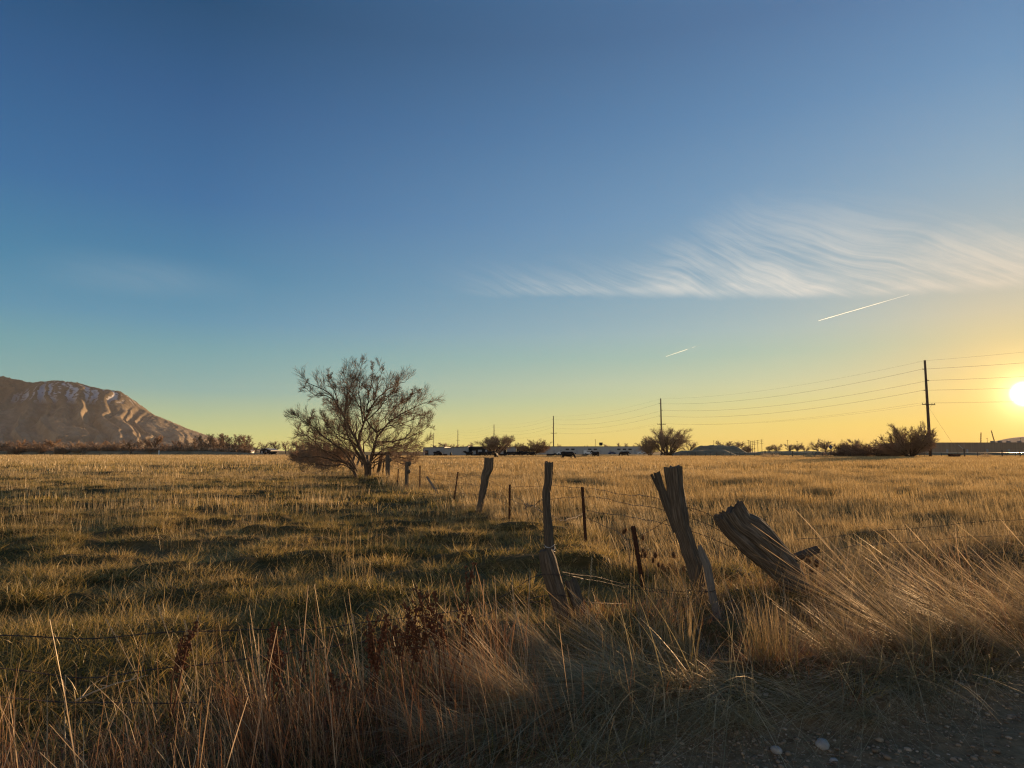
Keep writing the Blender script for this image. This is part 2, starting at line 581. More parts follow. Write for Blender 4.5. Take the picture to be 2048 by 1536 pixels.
def scatter(name, srcs, pts, rz, scl, idx, label, cat, tilt=None):
    n = len(pts)
    me = bpy.data.meshes.new(name)
    me.vertices.add(n)
    me.vertices.foreach_set('co', np.asarray(pts, np.float32).ravel())
    rot = np.zeros((n, 3), np.float32)
    if tilt is not None:
        rot[:, :2] = tilt
    rot[:, 2] = rz
    a = me.attributes.new('rot', 'FLOAT_VECTOR', 'POINT')
    a.data.foreach_set('vector', rot.ravel())
    a = me.attributes.new('scl', 'FLOAT_VECTOR', 'POINT')
    scl = np.asarray(scl, np.float32)
    if scl.ndim == 1:
        scl = np.repeat(scl[:, None], 3, 1)
    a.data.foreach_set('vector', np.ascontiguousarray(scl).ravel())
    a = me.attributes.new('src', 'INT', 'POINT')
    a.data.foreach_set('value', np.asarray(idx, np.int32))
    me.update()
    o = link(bpy.data.objects.new(name, me))
    tag(o, label, cat, kind='stuff')
    ng = bpy.data.node_groups.new(name, 'GeometryNodeTree')
    ng.interface.new_socket('Geometry', in_out='INPUT', socket_type='NodeSocketGeometry')
    ng.interface.new_socket('Geometry', in_out='OUTPUT', socket_type='NodeSocketGeometry')
    gi, go = ng.nodes.new('NodeGroupInput'), ng.nodes.new('NodeGroupOutput')
    j = ng.nodes.new('GeometryNodeJoinGeometry')

    def named(nm, dt):
        x = ng.nodes.new('GeometryNodeInputNamedAttribute')
        x.data_type = dt
        x.inputs[0].default_value = nm
        return x.outputs[0]
    ra, sa, ia = named('rot', 'FLOAT_VECTOR'), named('scl', 'FLOAT_VECTOR'), named('src', 'INT')
    for k, s in enumerate(srcs):
        oi = ng.nodes.new('GeometryNodeObjectInfo')
        oi.inputs[0].default_value = s
        cmp_ = ng.nodes.new('FunctionNodeCompare')
        cmp_.data_type = 'INT'
        cmp_.operation = 'EQUAL'
        ins = [x for x in cmp_.inputs if x.type == 'INT']
        ng.links.new(ia, ins[0])
        ins[1].default_value = k
        ip = ng.nodes.new('GeometryNodeInstanceOnPoints')
        ng.links.new(gi.outputs[0], ip.inputs['Points'])
        ng.links.new(cmp_.outputs[0], ip.inputs['Selection'])
        ng.links.new(oi.outputs['Geometry'], ip.inputs['Instance'])
        e2r = ng.nodes.new('FunctionNodeEulerToRotation')
        ng.links.new(ra, e2r.inputs[0])
        ng.links.new(e2r.outputs[0], ip.inputs['Rotation'])
        ng.links.new(sa, ip.inputs['Scale'])
        ng.links.new(ip.outputs[0], j.inputs[0])
    ng.links.new(j.outputs[0], go.inputs[0])
    md = o.modifiers.new('grass', 'NODES')
    md.node_group = ng
    return o


def wedge_pts(y0, y1, dens, seed, keep=None, k=0.9, pad=2.5):
    """Random ground points between two depths in a fan wider than the view."""
    g = np.random.default_rng(seed)
    wmax = y1 * k + pad
    n = int((y1 - y0) * 2 * wmax * dens)
    x = g.uniform(-wmax, wmax, n)
    y = g.uniform(y0, y1, n)
    ok = np.abs(x) < y * k + pad
    x, y = x[ok], y[ok]
    if keep is not None:
        p = keep(x, y)
        ok = g.random(len(x)) < p
        x, y = x[ok], y[ok]
    return x, y, g


def scatter_fan(name, srcs, bands, keep, label, cat, smin=0.75, smax=1.3, seed=0, lift=0.0, free=True, hmod=None):
    """bands: (y0, y1, density, source numbers)."""
    PX, PY, IX, SC = [], [], [], []
    for b, (y0, y1, dens, ks) in enumerate(bands):
        x, y, g = wedge_pts(y0, y1, dens, seed + b * 31, keep)
        PX.append(x)
        PY.append(y)
        IX.append(g.choice(ks, len(x)))
        SC.append(g.uniform(smin, smax, len(x)))
    x, y, ix, s = map(np.concatenate, (PX, PY, IX, SC))
    g = np.random.default_rng(seed + 999)
    rz = g.uniform(0, 2 * math.pi, len(x)) if free else g.normal(0, 0.35, len(x))
    sc3 = np.repeat(s[:, None], 3, 1)
    if hmod is not None:
        sc3[:, 2] *= hmod(x, y)
    print(name, len(x))
    return scatter(name, srcs, np.stack([x, y, hgt(x, y) + lift], -1), rz, sc3, ix, label, cat)


def patchy(x, y, s, seed, lo=0.35, hi=0.65):
    return sstep(lo, hi, fbm(x * s, y * s, seed, 3))


def open_spot(x, y):
    """Trampled, thin grass in front of the leaning post and the plank."""
    a = np.exp(-(((x - 2.62) / 0.42) ** 2 + ((y - 6.25) / 0.75) ** 2))
    b = np.exp(-(((x - 1.85) / 0.25) ** 2 + ((y - 6.0) / 0.5) ** 2))
    c = np.exp(-(((x - 0.48) / 0.25) ** 2 + ((y - 5.75) / 0.45) ** 2))
    return 1 - np.clip(0.92 * a + 0.75 * b + 0.7 * c, 0, 0.95)


def in_verge(x, y):
    return verge_y(x) - y > -0.05


# --- left pasture: grazed tufts
P_SRC = [clump('tuft', 'pasture', blades(130, 0.23, 0.105, 0.38, 0.0058, lean_v=0.85, curl=0.75, segs=4, seed=s, tint=(0.05, 0.75), spread=0.8),
               blades(7, 0.2, 0.18, 0.35, 0.0035, lean_v=0.6, curl=0.4, segs=3, seed=s + 50, tint=(0.6, 1.0))) for s in range(4)]
P_SRC += [clump('tuft_wide', 'pasture', blades(170, 0.55, 0.115, 0.4, 0.012, lean_v=0.7, curl=0.4, segs=2, seed=s, tint=(0.1, 0.8), square=True)) for s in (20, 21, 22)]
P_SRC += [clump('tuft_far', 'pasture', blades(170, 1.6, 0.2, 0.35, 0.04, lean_v=0.4, curl=0.3, segs=1, seed=s, tint=(0.2, 0.85), square=True)) for s in (30, 31)]


def keep_pasture(x, y):
    return np.where((fence_side(x, y) < 0.6) & (road_side(x, y) < 0.8) & ~in_verge(x, y), 0.45 + 0.55 * patchy(x, y, 0.7, 71, 0.3, 0.5), np.where(in_verge(x, y) | (road_side(x, y) > 0.8), 0.0, 0.45))


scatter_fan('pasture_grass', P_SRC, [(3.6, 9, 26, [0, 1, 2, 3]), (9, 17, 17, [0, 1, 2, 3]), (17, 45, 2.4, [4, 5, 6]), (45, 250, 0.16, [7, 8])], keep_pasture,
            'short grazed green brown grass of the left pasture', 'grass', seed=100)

# --- standing straw stems over the pasture
S_SRC = [clump('stems', 'stems', blades(12, 0.17, 0.27, 0.32, 0.0042, lean=(-0.06, -0.02), lean_v=0.14, curl=0.2, segs=4, seed=s, head=1.1, tint=(0.35, 1.0))) for s in range(4)]
S_SRC += [clump('stems_wide', 'stems', blades(22, 0.5, 0.28, 0.3, 0.009, lean=(-0.06, 0), lean_v=0.14, curl=0.15, segs=2, seed=s, tint=(0.35, 1.0))) for s in (40, 41, 42)]
S_SRC += [clump('stems_far', 'stems', blades(60, 1.6, 0.40, 0.25, 0.035, lean_v=0.15, curl=0.1, segs=1, seed=s, tint=(0.35, 1.0), square=True)) for s in (43, 44)]


def keep_stems(x, y):
    p = patchy(x, y, 0.30, 61, 0.40, 0.68) * 0.9 + 0.07
    p = p * (0.08 + 0.92 * sstep(7.5, 18.0, y))
    return np.where((fence_side(x, y) < 0.3) & (road_side(x, y) < 0.0) & ~in_verge(x, y), p, 0.0)


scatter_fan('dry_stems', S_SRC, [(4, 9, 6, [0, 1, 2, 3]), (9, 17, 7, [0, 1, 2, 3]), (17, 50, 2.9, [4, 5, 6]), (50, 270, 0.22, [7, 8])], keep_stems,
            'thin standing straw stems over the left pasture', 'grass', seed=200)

# --- right field: taller dense dry grass
F_SRC = [clump('field_tuft', 'field', blades(64, 0.2, 0.17, 0.36, 0.005, lean=(-0.16, -0.04), lean_v=0.4, curl=0.45, segs=3, seed=s, tint=(0.15, 0.85), spread=0.15),
               blades(7, 0.2, 0.31, 0.26, 0.004, lean=(-0.22, -0.03), lean_v=0.2, curl=0.2, segs=4, seed=s + 70, head=1.2, tint=(0.6, 1.0))) for s in range(60, 64)]
F_SRC += [clump('field_wide', 'field', blades(130, 0.55, 0.30, 0.28, 0.010, lean=(-0.12, -0.04), lean_v=0.22, curl=0.25, segs=2, seed=s, tint=(0.15, 0.95), square=True)) for s in (80, 81, 82)]
F_SRC += [clump('field_far', 'field', blades(170, 1.6, 0.34, 0.25, 0.035, lean=(-0.1, 0), lean_v=0.18, curl=0.15, segs=1, seed=s, tint=(0.2, 0.95), square=True)) for s in (83, 84)]


def keep_field(x, y):
    p = 0.22 + 0.78 * patchy(x, y, 0.4, 91, 0.32, 0.6)
    return np.where((fence_side(x, y) > -0.2) & (road_side(x, y) < 0.3) & ~in_verge(x, y), p, 0.0) * open_spot(x, y)


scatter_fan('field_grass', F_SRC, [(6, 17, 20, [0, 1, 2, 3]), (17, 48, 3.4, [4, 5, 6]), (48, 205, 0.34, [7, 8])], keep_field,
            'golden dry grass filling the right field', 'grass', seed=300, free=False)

# --- roadside strip, left: tangled russet stems
R_SRC = [clump('russet', 'russet', blades(30, 0.2, 0.40, 0.34, 0.004, lean=(-0.16, 0.0), lean_v=0.34, curl=0.25, segs=4, seed=s, tint=(0.1, 0.85)),
               blades(40, 0.2, 0.18, 0.4, 0.0045, lean_v=0.9, curl=0.6, segs=3, seed=s + 9, tint=(0.0, 0.6)),
               blades(6, 0.18, 0.52, 0.22, 0.0042, lean=(-0.2, 0), lean_v=0.26, curl=0.15, segs=5, seed=s + 19, head=0.8, tint=(0.75, 1.0))) for s in range(110, 115)]


def keep_russet(x, y):
    r = road_side(x, y)
    p = sstep(-0.15, 0.5, r) * (0.15 + 0.85 * patchy(x, y, 1.0, 33, 0.36, 0.58))
    p = p * (1 - 0.88 * sstep(-0.2, 0.9, x))
    return np.where(in_verge(x, y), 0.0, p) * open_spot(x, y)


scatter_fan('russet_grass', R_SRC, [(2.3, 9, 14, [0, 1, 2, 3, 4])], keep_russet, 'tangled russet dry stems along the roadside fence', 'grass', seed=400, free=False)

# low green-brown understorey in the strip
Q_SRC = [clump('strip_tuft', 'russet', blades(80, 0.22, 0.13, 0.45, 0.005, lean_v=0.95, curl=0.7, segs=4, seed=s, tint=(0.0, 0.7), spread=0.6)) for s in (170, 171, 172)] + P_SRC[:1]
scatter_fan('strip_grass', Q_SRC, [(2.3, 11, 18, [0, 1, 2, 3])], lambda x, y: np.where((road_side(x, y) > 0.1) & ~in_verge(x, y), 0.8, 0.0),
            'low brown grass under the tall roadside stems', 'grass', seed=450)

# --- leaning bunch grass on the right of the strip
B_SRC = [clump('bunch_lean', 'bunch', blades(70, 0.09, 0.88, 0.36, 0.0052, lean=(-1.35, 0.15), lean_v=0.24, curl=0.12, segs=6, seed=s, tint=(0.2, 0.95), tip_tint=0.35, spread=0.10),
               blades(9, 0.12, 1.08, 0.16, 0.0048, lean=(-1.0, 0.1), lean_v=0.2, curl=0.06, segs=9, seed=s + 5, head=1.0, tint=(0.75, 1.0), tip_tint=0.2),
               blades(60, 0.16, 0.42, 0.4, 0.0045, lean=(-0.5, -0.3), lean_v=0.9, curl=0.6, segs=4, seed=s + 9, tint=(0.0, 0.6))) for s in range(130, 134)]
B_SRC += [clump('bunch_up', 'bunch', blades(60, 0.14, 0.5, 0.32, 0.0042, lean=(-0.08, 0), lean_v=0.12, curl=0.15, segs=4, seed=s, tint=(0.05, 0.75), tip_tint=0.35, spread=0.1)) for s in (140, 141)]
B_SRC += [clump('bunch_flop', 'matted', blades(75, 0.2, 0.62, 0.4, 0.0052, lean=(-1.4, -0.3), lean_v=0.85, curl=0.5, segs=7, seed=s, tint=(0.05, 1.0), tip_tint=0.2, hbase=0.01)) for s in (150, 151, 152)]

bp_, br_, bs_, bi_ = [], [], [], []
gb = np.random.default_rng(77)


def bunch(px, py, k, s=1.0, rz=0.0, jit=0.0, n=1):
    for _ in range(n):
        p = gp(px + gb.normal(0, jit), py + gb.normal(0, jit * 0.35))
        p[2] = hgt(p[0], p[1])
        bp_.append(p)
        br_.append(rz + gb.normal(0, 0.30))
        bs_.append(s * gb.uniform(0.72, 1.05))
        bi_.append(k)


for px, py, s, n, j in [(1846, 1364, 1.05, 3, 16), (1765, 1368, 0.75, 2, 22), (1670, 1370, 0.55, 2, 24), (1990, 1326, 0.95, 2, 18), (1905, 1320, 0.7, 1, 26), (2085, 1335, 1.0, 2, 18), (2150, 1305, 0.9, 2, 22),
                        (2050, 1262, 0.8, 2, 30), (1930, 1258, 0.55, 1, 36), (1820, 1282, 0.6, 2, 36), (1725, 1285, 0.5, 1, 36), (2150, 1240, 0.8, 2, 36), (2240, 1300, 0.85, 2, 45)]:
    for _ in range(n):
        bunch(px, py, int(gb.integers(0, 4)), s * gb.uniform(0.8, 1.15), 0.0, j)
for px, py, s, n, j in [(1349, 1372, 0.95, 3, 14), (1531, 1368, 0.85, 4, 22), (1300, 1365, 0.6, 2, 18), (1690, 1330, 0.6, 2, 25)]:
    for _ in range(n):
        bunch(px, py, 4 + int(gb.integers(0, 2)), s, 0.0, j)
for px, py, s, n, j in [(1072, 1442, 0.72, 3, 14), (1130, 1330, 0.6, 3, 18), (1000, 1420, 0.6, 2, 25), (1250, 1330, 0.6, 3, 20), (1160, 1370, 0.6, 2, 20), (925, 1500, 0.55, 3, 25)]:
    for _ in range(n):
        bunch(px, py, int(gb.integers(0, 4)), s, 0.05, j)
for px, py, s, n, j in [(1480, 1420, 0.9, 4, 22), (1400, 1405, 0.95, 4, 25), (1320, 1415, 0.95, 5, 25), (1240, 1400, 0.9, 4, 25), (1180, 1440, 0.8, 4, 30), (1100, 1460, 0.7, 4, 30), (1800, 1392, 0.9, 4, 25),
                        (1720, 1408, 0.8, 3, 25), (1900, 1372, 0.8, 3, 25), (1960, 1352, 0.7, 3, 25), (1000, 1490, 0.65, 4, 30), (1290, 1490, 0.42, 2, 20), (1620, 1430, 0.7, 3, 22), (1540, 1450, 0.6, 3, 25), (1430, 1462, 0.6, 3, 25), (1720, 1435, 0.55, 3, 25), (1850, 1405, 0.6, 2, 25), (1350, 1480, 0.5, 3, 25), (1200, 1500, 0.5, 3, 25)]:
    for _ in range(n):
        bunch(px, py, 6 + int(gb.integers(0, 3)), s, 0.2 + gb.normal(0, 0.5), j)
scatter('bunch_grass', B_SRC, np.array(bp_), np.array(br_), np.array(bs_), bi_, 'long leaning straw bunch grass beside the gravel verge', 'grass')

# --- broken, tangled stems between the tussocks on the right of the strip
T_SRC = [clump('tangle', 'bunch', blades(46, 0.22, 0.36, 0.5, 0.0046, lean=(-0.45, 0.0), lean_v=0.65, curl=0.45, segs=4, seed=s, tint=(0.1, 0.9), tip_tint=0.2),
               blades(26, 0.25, 0.30, 0.5, 0.005, lean_v=1.8, curl=0.3, segs=3, seed=s + 7, tint=(0.1, 0.8))) for s in range(160, 164)]
scatter_fan('tangle_grass', T_SRC, [(3.2, 12, 12, [0, 1, 2, 3])], lambda x, y: np.where((road_side(x, y) > -0.5) & ~in_verge(x, y) & (x > 0.6), 0.35 + 0.65 * patchy(x, y, 1.1, 47, 0.3, 0.6), 0.0) * open_spot(x, y),
            'broken tangled straw between the leaning bunch grass', 'grass', 0.6, 1.2, seed=480)

# --- gravel on the verge
PB = []
for s in range(4):
    b = MB().ball((0, 0, 0), (1.0, 0.75, 0.5), 9, 6, 0.16, s)
    me_ = b.mesh('pebble', True)
    me_.materials.append(M['pebble'])
    PB.append(bpy.data.objects.new('pebble', me_))
gv = np.random.default_rng(5)
x = gv.uniform(-2.5, 7.5, 150000)
y = gv.uniform(1.6, 6.2, 150000)
dv = verge_y(x) - y
clus = patchy(x, y, 1.6, 55, 0.25, 0.65)
ok = (dv > -0.45) & (gv.random(len(x)) < (np.exp(-np.abs(dv - 0.05) / 0.6) * 0.75 + 0.16) * (0.25 + 0.75 * clus))
x, y = x[ok], y[ok]
s = np.exp(gv.normal(math.log(0.0047), 0.58, len(x))).clip(0.0015, 0.022)
scatter('gravel', PB, np.stack([x, y, hgt(x, y) + s * 0.2], -1), gv.uniform(0, 6.28, len(x)), s, gv.integers(0, 4, len(x)), 'grey pebbles and gravel on the road verge', 'gravel')
print('gravel', len(x))

# ------------------------------------------------------------------ stones on the verge
def stone(px, py, r, label, seed):
    p = gp(px, py)
    b = MB().ball((0, 0, 0), (r, r * 0.75, r * 0.62), 12, 8, 0.10, seed)
    o = b.build('stone', M['stone'], None, True)
    o.location = (p[0], p[1], hgt(p[0], p[1]) + r * 0.3)
    o.rotation_euler = (0.2, 0.1, seed)
    tag(o, label, 'stone', 'pale stones on the gravel verge')


stone(1645, 1492, 0.047, 'largest pale stone on the dark gravel verge', 1)
stone(1553, 1506, 0.034, 'pale stone left of the largest stone on the verge', 2)
stone(1667, 1517, 0.021, 'small pale stone just right below the largest stone', 3)
stone(1975, 1370, 0.03, 'grey stone on the verge beneath the right hand bunch grass', 4)


# ------------------------------------------------------------------ wooden posts
def plank_shape(mb, cl, Y, thick=0.8, sides=20, per=7, seed=0, groove=0.10, top=0.012, yoff=0.0, lean_y=0.0, rough=1.0, cracks=0):
    """A weathered log from a photo centre line [(px, py, width px)...]; returns nothing, adds to mb."""
    g = np.random.default_rng(seed)
    k = ppm(Y)
    pts = np.array([at(px, py, Y) for px, py, w in cl])
    wid = np.array([w for *_, w in cl]) * k / 2
    n = (len(cl) - 1) * per + 1
    t = np.linspace(0, len(cl) - 1, n)
    P = np.stack([np.interp(t, range(len(cl)), pts[:, i]) for i in range(3)], -1)
    # soften the joints of the centre line
    Q = P.copy()
    for _ in range(3):
        Q[1:-1] = (Q[:-2] + 2 * Q[1:-1] + Q[2:]) / 4
    P = Q
    R = np.interp(t, range(len(cl)), wid)
    P[:, 1] += yoff + lean_y * (P[:, 2] - P[-1, 2])
    T = np.gradient(P, axis=0)
    T /= np.linalg.norm(T, axis=1, keepdims=True)
    A = np.cross(T, np.array([0, 1.0, 0]))
    A /= np.linalg.norm(A, axis=1, keepdims=True)
    B = np.cross(A, T)
    L = np.concatenate([[0], np.cumsum(np.linalg.norm(np.diff(P, axis=0), axis=1))])
    th = np.linspace(0, 2 * math.pi, sides, endpoint=False)
    prof = 1 + groove * g.normal(0, 1, sides).clip(-1.6, 1.2)
    for _ in range(cracks):
        c_ = int(g.integers(0, sides))
        prof[c_] -= g.uniform(0.12, 0.3)
        prof[(c_ + 1) % sides] -= g.uniform(0.0, 0.12)
    sq = 1 / np.maximum(np.abs(np.cos(th)), np.abs(np.sin(th))) ** 0.35
    uu, ll = np.meshgrid(th, L)
    wob = 1 + 0.06 * rough * (fbm(uu * 1.5 + 9, ll * 5, seed, 3) - 0.5) * 2 + 0.10 * rough * (vnoise(uu * 6, ll * 1.6, seed + 3) - 0.5)
    rad = R[:, None] * (prof * sq)[None] * wob
    V = P[:, None] + A[:, None] * (rad * np.cos(th))[..., None] + B[:, None] * (rad * np.sin(th) * thick)[..., None]
    # ragged end cut
    V[0] += T[0][None] * (g.uniform(-1, 1, sides) * top)[:, None]
    m = len(P)
    i = np.arange(sides)
    jn = (i + 1) % sides
    base = np.arange(m - 1)[:, None] * sides
    q = np.stack([base + i, base + sides + i, base + sides + jn, base + jn], -1).reshape(-1, 4)
    V = V.reshape(-1, 3)
    c0 = len(V)
    ctr = P[0] + T[0] * top * 1.2
    tri = np.stack([np.full(sides, c0), i, jn], -1)
    V = np.concatenate([V, [ctr]])
    uv = np.concatenate([np.stack([uu / (2 * math.pi), ll], -1).reshape(-1, 2), [[0.5, 0.0]]])
    mb.add(V, q, tri)
    if not hasattr(mb, 'uv'):
        mb.uv = []
    mb.uv.append(uv)
    return P, R


def build_uv(mb, name, mat, parent=None, smooth=False):
    o = mb.build(name, mat, parent, smooth)
    me = o.data
    uv = np.concatenate(mb.uv)
    lay = me.uv_layers.new(name='grain')
    vi = np.empty(len(me.loops), np.int32)
    me.loops.foreach_get('vertex_index', vi)
    lay.data.foreach_set('uv', uv[vi].astype(np.float32).ravel())
    return o


GP_ = 'old wooden fence posts'


def wood_post(cls, Y, label, mat='wood', seed=0, name='fence_post', group=GP_, thick=0.85, groove=0.10, sides=20, lean_y=0.0, per=7, knobs=(), cat='fence post', cracks=3, top=0.014, rough=1.0):
    mb = MB()
    base = None
    for i, cl in enumerate(cls):
        P, R = plank_shape(mb, cl, Y, thick, sides, per, seed + i, groove, top=top, yoff=0.0 if i == 0 else -0.012 * i, lean_y=lean_y, cracks=cracks, rough=rough)
        if base is None:
            base = P[-1].copy()
    for (px, py, r) in knobs:
        c = at(px, py, Y)
        n0 = mb.n
        mb.ball(c, (r * ppm(Y), r * ppm(Y), r * ppm(Y) * 1.3), 10, 7, 0.14, seed + 40)
        mb.uv.append(np.stack([np.linspace(0, 1, mb.n - n0), np.linspace(0, 0.3, mb.n - n0)], -1))
    mb.v = [v - base for v in mb.v]
    o = build_uv(mb, name, M[mat], None)
    o.location = base
    tag(o, label, cat, group)
    return o


wood_post([[(978.4, 915.7, 18.5), (977.8, 937, 18.5), (971.4, 951, 16), (969, 970, 14.5), (963, 998.7, 12.5), (957, 1029, 12), (953, 1062, 11)]], 16.0,
          'thick leaning wooden post with a notched broad top, left of the thin split post', seed=3)
wood_post([[(1098.5, 925, 16.5), (1097, 966, 14.5), (1092.5, 985, 15), (1094, 1021, 14), (1097, 1055, 16.5), (1100, 1094, 17.5), (1104, 1128, 17)]], 6.28,
          'thin crooked wooden post wired onto a rotten stump', seed=9, groove=0.16)
thin = bpy.data.objects['fence_post.001']
mbt = MB()
for dz in (0, 5, -4):
    c = at(1100.5, 1098 + dz, 6.2)
    th = np.linspace(0, 6.28, 20)
    mbt.tube(np.stack([c[0] + 0.046 * np.cos(th), c[1] + 0.05 * np.sin(th) + 0.08, c[2] + 0.012 * np.sin(th * 2 + dz)], -1) - np.array(thin.location), 0.0035, 5)
tie = mbt.build('tie_wire', M['galv'], thin)
wood_post([[(1092, 1100, 27), (1097, 1118, 34), (1103, 1144, 36), (1113, 1178, 34), (1125, 1217, 33), (1136, 1262, 33), (1144, 1310, 32)],
           [(1141, 1160, 23), (1147, 1180, 26), (1154, 1204, 24), (1163, 1243, 21), (1171, 1290, 19)]], 6.2,
          'rotten split stump beneath the thin crooked post', seed=15, groove=0.17, name='rotten_post')
wood_post([[(1347.5, 933, 36), (1351.5, 971, 33), (1354.5, 996, 35), (1359, 1032, 37), (1364, 1053, 31), (1373, 1078, 30), (1382, 1106, 31), (1390, 1127, 31), (1398, 1168, 27), (1405, 1193, 24), (1412, 1220, 22), (1420, 1250, 21)],
           [(1313, 944.5, 12), (1320, 971, 13), (1327, 990, 16), (1334.5, 1013, 15), (1343, 1039, 12), (1350, 1064, 8)],
           [(1302, 949.5, 5), (1311.5, 969, 5), (1319, 984, 5), (1326, 1002, 4)]], 7.1,
          'tall forked wooden corner post with a split prong on its left', seed=22, groove=0.12, sides=26)
wood_post([[(1457, 1022, 68), (1470, 1042, 66), (1479, 1053, 65), (1499, 1066, 75), (1514, 1080, 76), (1531, 1097, 70), (1553, 1119, 64), (1576, 1147, 56), (1597, 1181, 48), (1615, 1214, 42), (1636, 1254, 38)]], 7.2,
          'massive broken timber post leaning steeply to the left', seed=31, groove=0.03, sides=64, thick=0.55, per=7, cracks=5, top=0.03, rough=0.6)
wood_post([[(1398.5, 1091, 7), (1400.5, 1097, 11), (1404.5, 1110.5, 15), (1413, 1129, 17), (1419, 1159.5, 16.5), (1425.6, 1198, 16), (1435, 1232, 17.5), (1445, 1283, 19), (1453, 1330, 20)]], 6.4,
          'grey splintered plank leaning against the forked corner post', 'grey_wood', 41, 'leaning_plank', None, 0.35, cat='plank')
wood_post([[(1470, 1206, 14), (1440, 1216, 15), (1410, 1226, 15), (1370, 1240, 14)]], 6.85, 'fallen brace log behind the grey plank', seed=51, name='brace_log', group=None, cat='log')
wood_post([[(1637, 1098, 13), (1615, 1106, 15), (1589, 1116, 15), (1560, 1127, 14)]], 7.7, 'short brace log sticking out right of the massive leaning post', seed=55, name='brace_log', group=None, cat='log')
wood_post([[(816, 923, 9.5), (814.5, 936, 8.5), (814, 954, 7.5), (813, 983, 7), (812, 996, 7)]], 26.0, 'slim wooden post with a knob on its right at the top', seed=61, sides=12, knobs=((819.5, 927, 3.6), (818.5, 943, 2.8)))
wood_post([[(775.7, 910, 8), (775.7, 938, 9), (775.5, 970, 7), (775.5, 982, 7)]], 33.0, 'upright wooden post with a bulge, right of the bare tree', seed=66, sides=12, knobs=((780.5, 920, 3.2),))
wood_post([[(763.5, 908, 7), (758, 938, 7.5), (751, 968, 7), (749, 977, 7)]], 37.0, 'wooden post leaning right beside the bare tree trunk', seed=70, sides=12)
wood_post([[(853.5, 953, 4), (865, 971, 5), (878, 991, 5.5)]], 24.0, 'fallen grey board tilted in the grass right of the slim knobbed post', 'grey_wood', 75, 'fallen_board', None, 0.3, cat='board')

# the line of posts beyond the bare tree
ORD = ['first', 'second', 'third', 'fourth', 'fifth', 'sixth', 'seventh', 'eighth', 'ninth', 'tenth', 'eleventh', 'twelfth', 'thirteenth', 'fourteenth', 'fifteenth', 'sixteenth', 'seventeenth', 'eighteenth', 'nineteenth', 'twentieth']
far_post_y = [42, 47, 52, 57, 62, 68, 74, 80, 88, 97, 107, 120, 136, 155]
gq = np.random.default_rng(8)
LINE_XY = []
for i, Yp in enumerate(far_post_y):
    Xp = -0.64 - 0.31 * (Yp - 16)
    z0 = float(hgt(Xp, Yp))
    hP = gq.uniform(1.05, 1.45)
    lx = gq.normal(0.03, 0.13)
    mb = MB()
    mb.uv = []
    r = gq.uniform(0.07, 0.12)
    mb.tube([(0, 0, -0.2), (lx * 0.4, 0, hP * 0.4), (lx * hP * 0.9, 0.02, hP * 0.8), (lx * hP, 0.02, hP)], [r * 1.05, r, r * 0.95, r * gq.uniform(0.7, 1.1)], 9)
    o = mb.build('fence_post', M['post_far'])
    o.location = (Xp, Yp, z0)
    LINE_XY.append((Xp, Yp, z0 + hP))
    tag(o, '%s wooden post of the fence line running on behind the bare tree' % ORD[i] if i else 'nearest wooden post of the fence line behind the bare tree', 'fence post', GP_)


# ------------------------------------------------------------------ steel posts
def t_post(top, bot, Y, label, w=0.045):
    a, b = at(*top, Y), at(*bot, Y)
    d = a - b
    L = np.linalg.norm(d)
    mb = MB()
    mb.box((0, 0, L / 2 - 0.15), (w, 0.006, L + 0.3))
    mb.box((0, -0.018 - 0.0035, L / 2 - 0.15), (0.007, 0.036, L + 0.298))
    n = int(L / 0.055)
    for i in range(n):
        mb.box((0, 0.0075, 0.05 + i * 0.055), (0.014, 0.010, 0.018))
    o = mb.build('steel_post', M['rust'])
    o.location = b
    o.rotation_mode = 'QUATERNION'
    o.rotation_quaternion = Vector((0, 0, 1)).rotation_difference(Vector(d.tolist()))
    tag(o, label, 'steel post', 'thin rusty steel fence posts')
    return o


t_post((1164.5, 974), (1174, 1122), 10.3, 'tall thin steel post between the thin crooked post and the forked post')
t_post((1266, 1052), (1291, 1205), 7.9, 'short leaning steel post left of the forked corner post', 0.05)
t_post((1019.5, 969), (1018.5, 1062), 14.2, 'thin steel post just right of the thick notched wooden post')
t_post((916, 943.6), (906, 1016), 19.5, 'steel post leaning right, left of the thick notched wooden post')
t_post((840, 931), (839.5, 990), 24.8, 'steel post right of the slim knobbed wooden post', 0.05)
t_post((796.7, 938), (795, 976), 29.5, 'steel post left of the slim knobbed wooden post', 0.05)
t_post((767.5, 924), (763, 970), 35.5, 'thin steel post between the two wooden posts beside the bare tree', 0.06)
t_post((748.7, 922), (746, 953), 41, 'thin steel post against the right side of the bare tree trunk', 0.06)


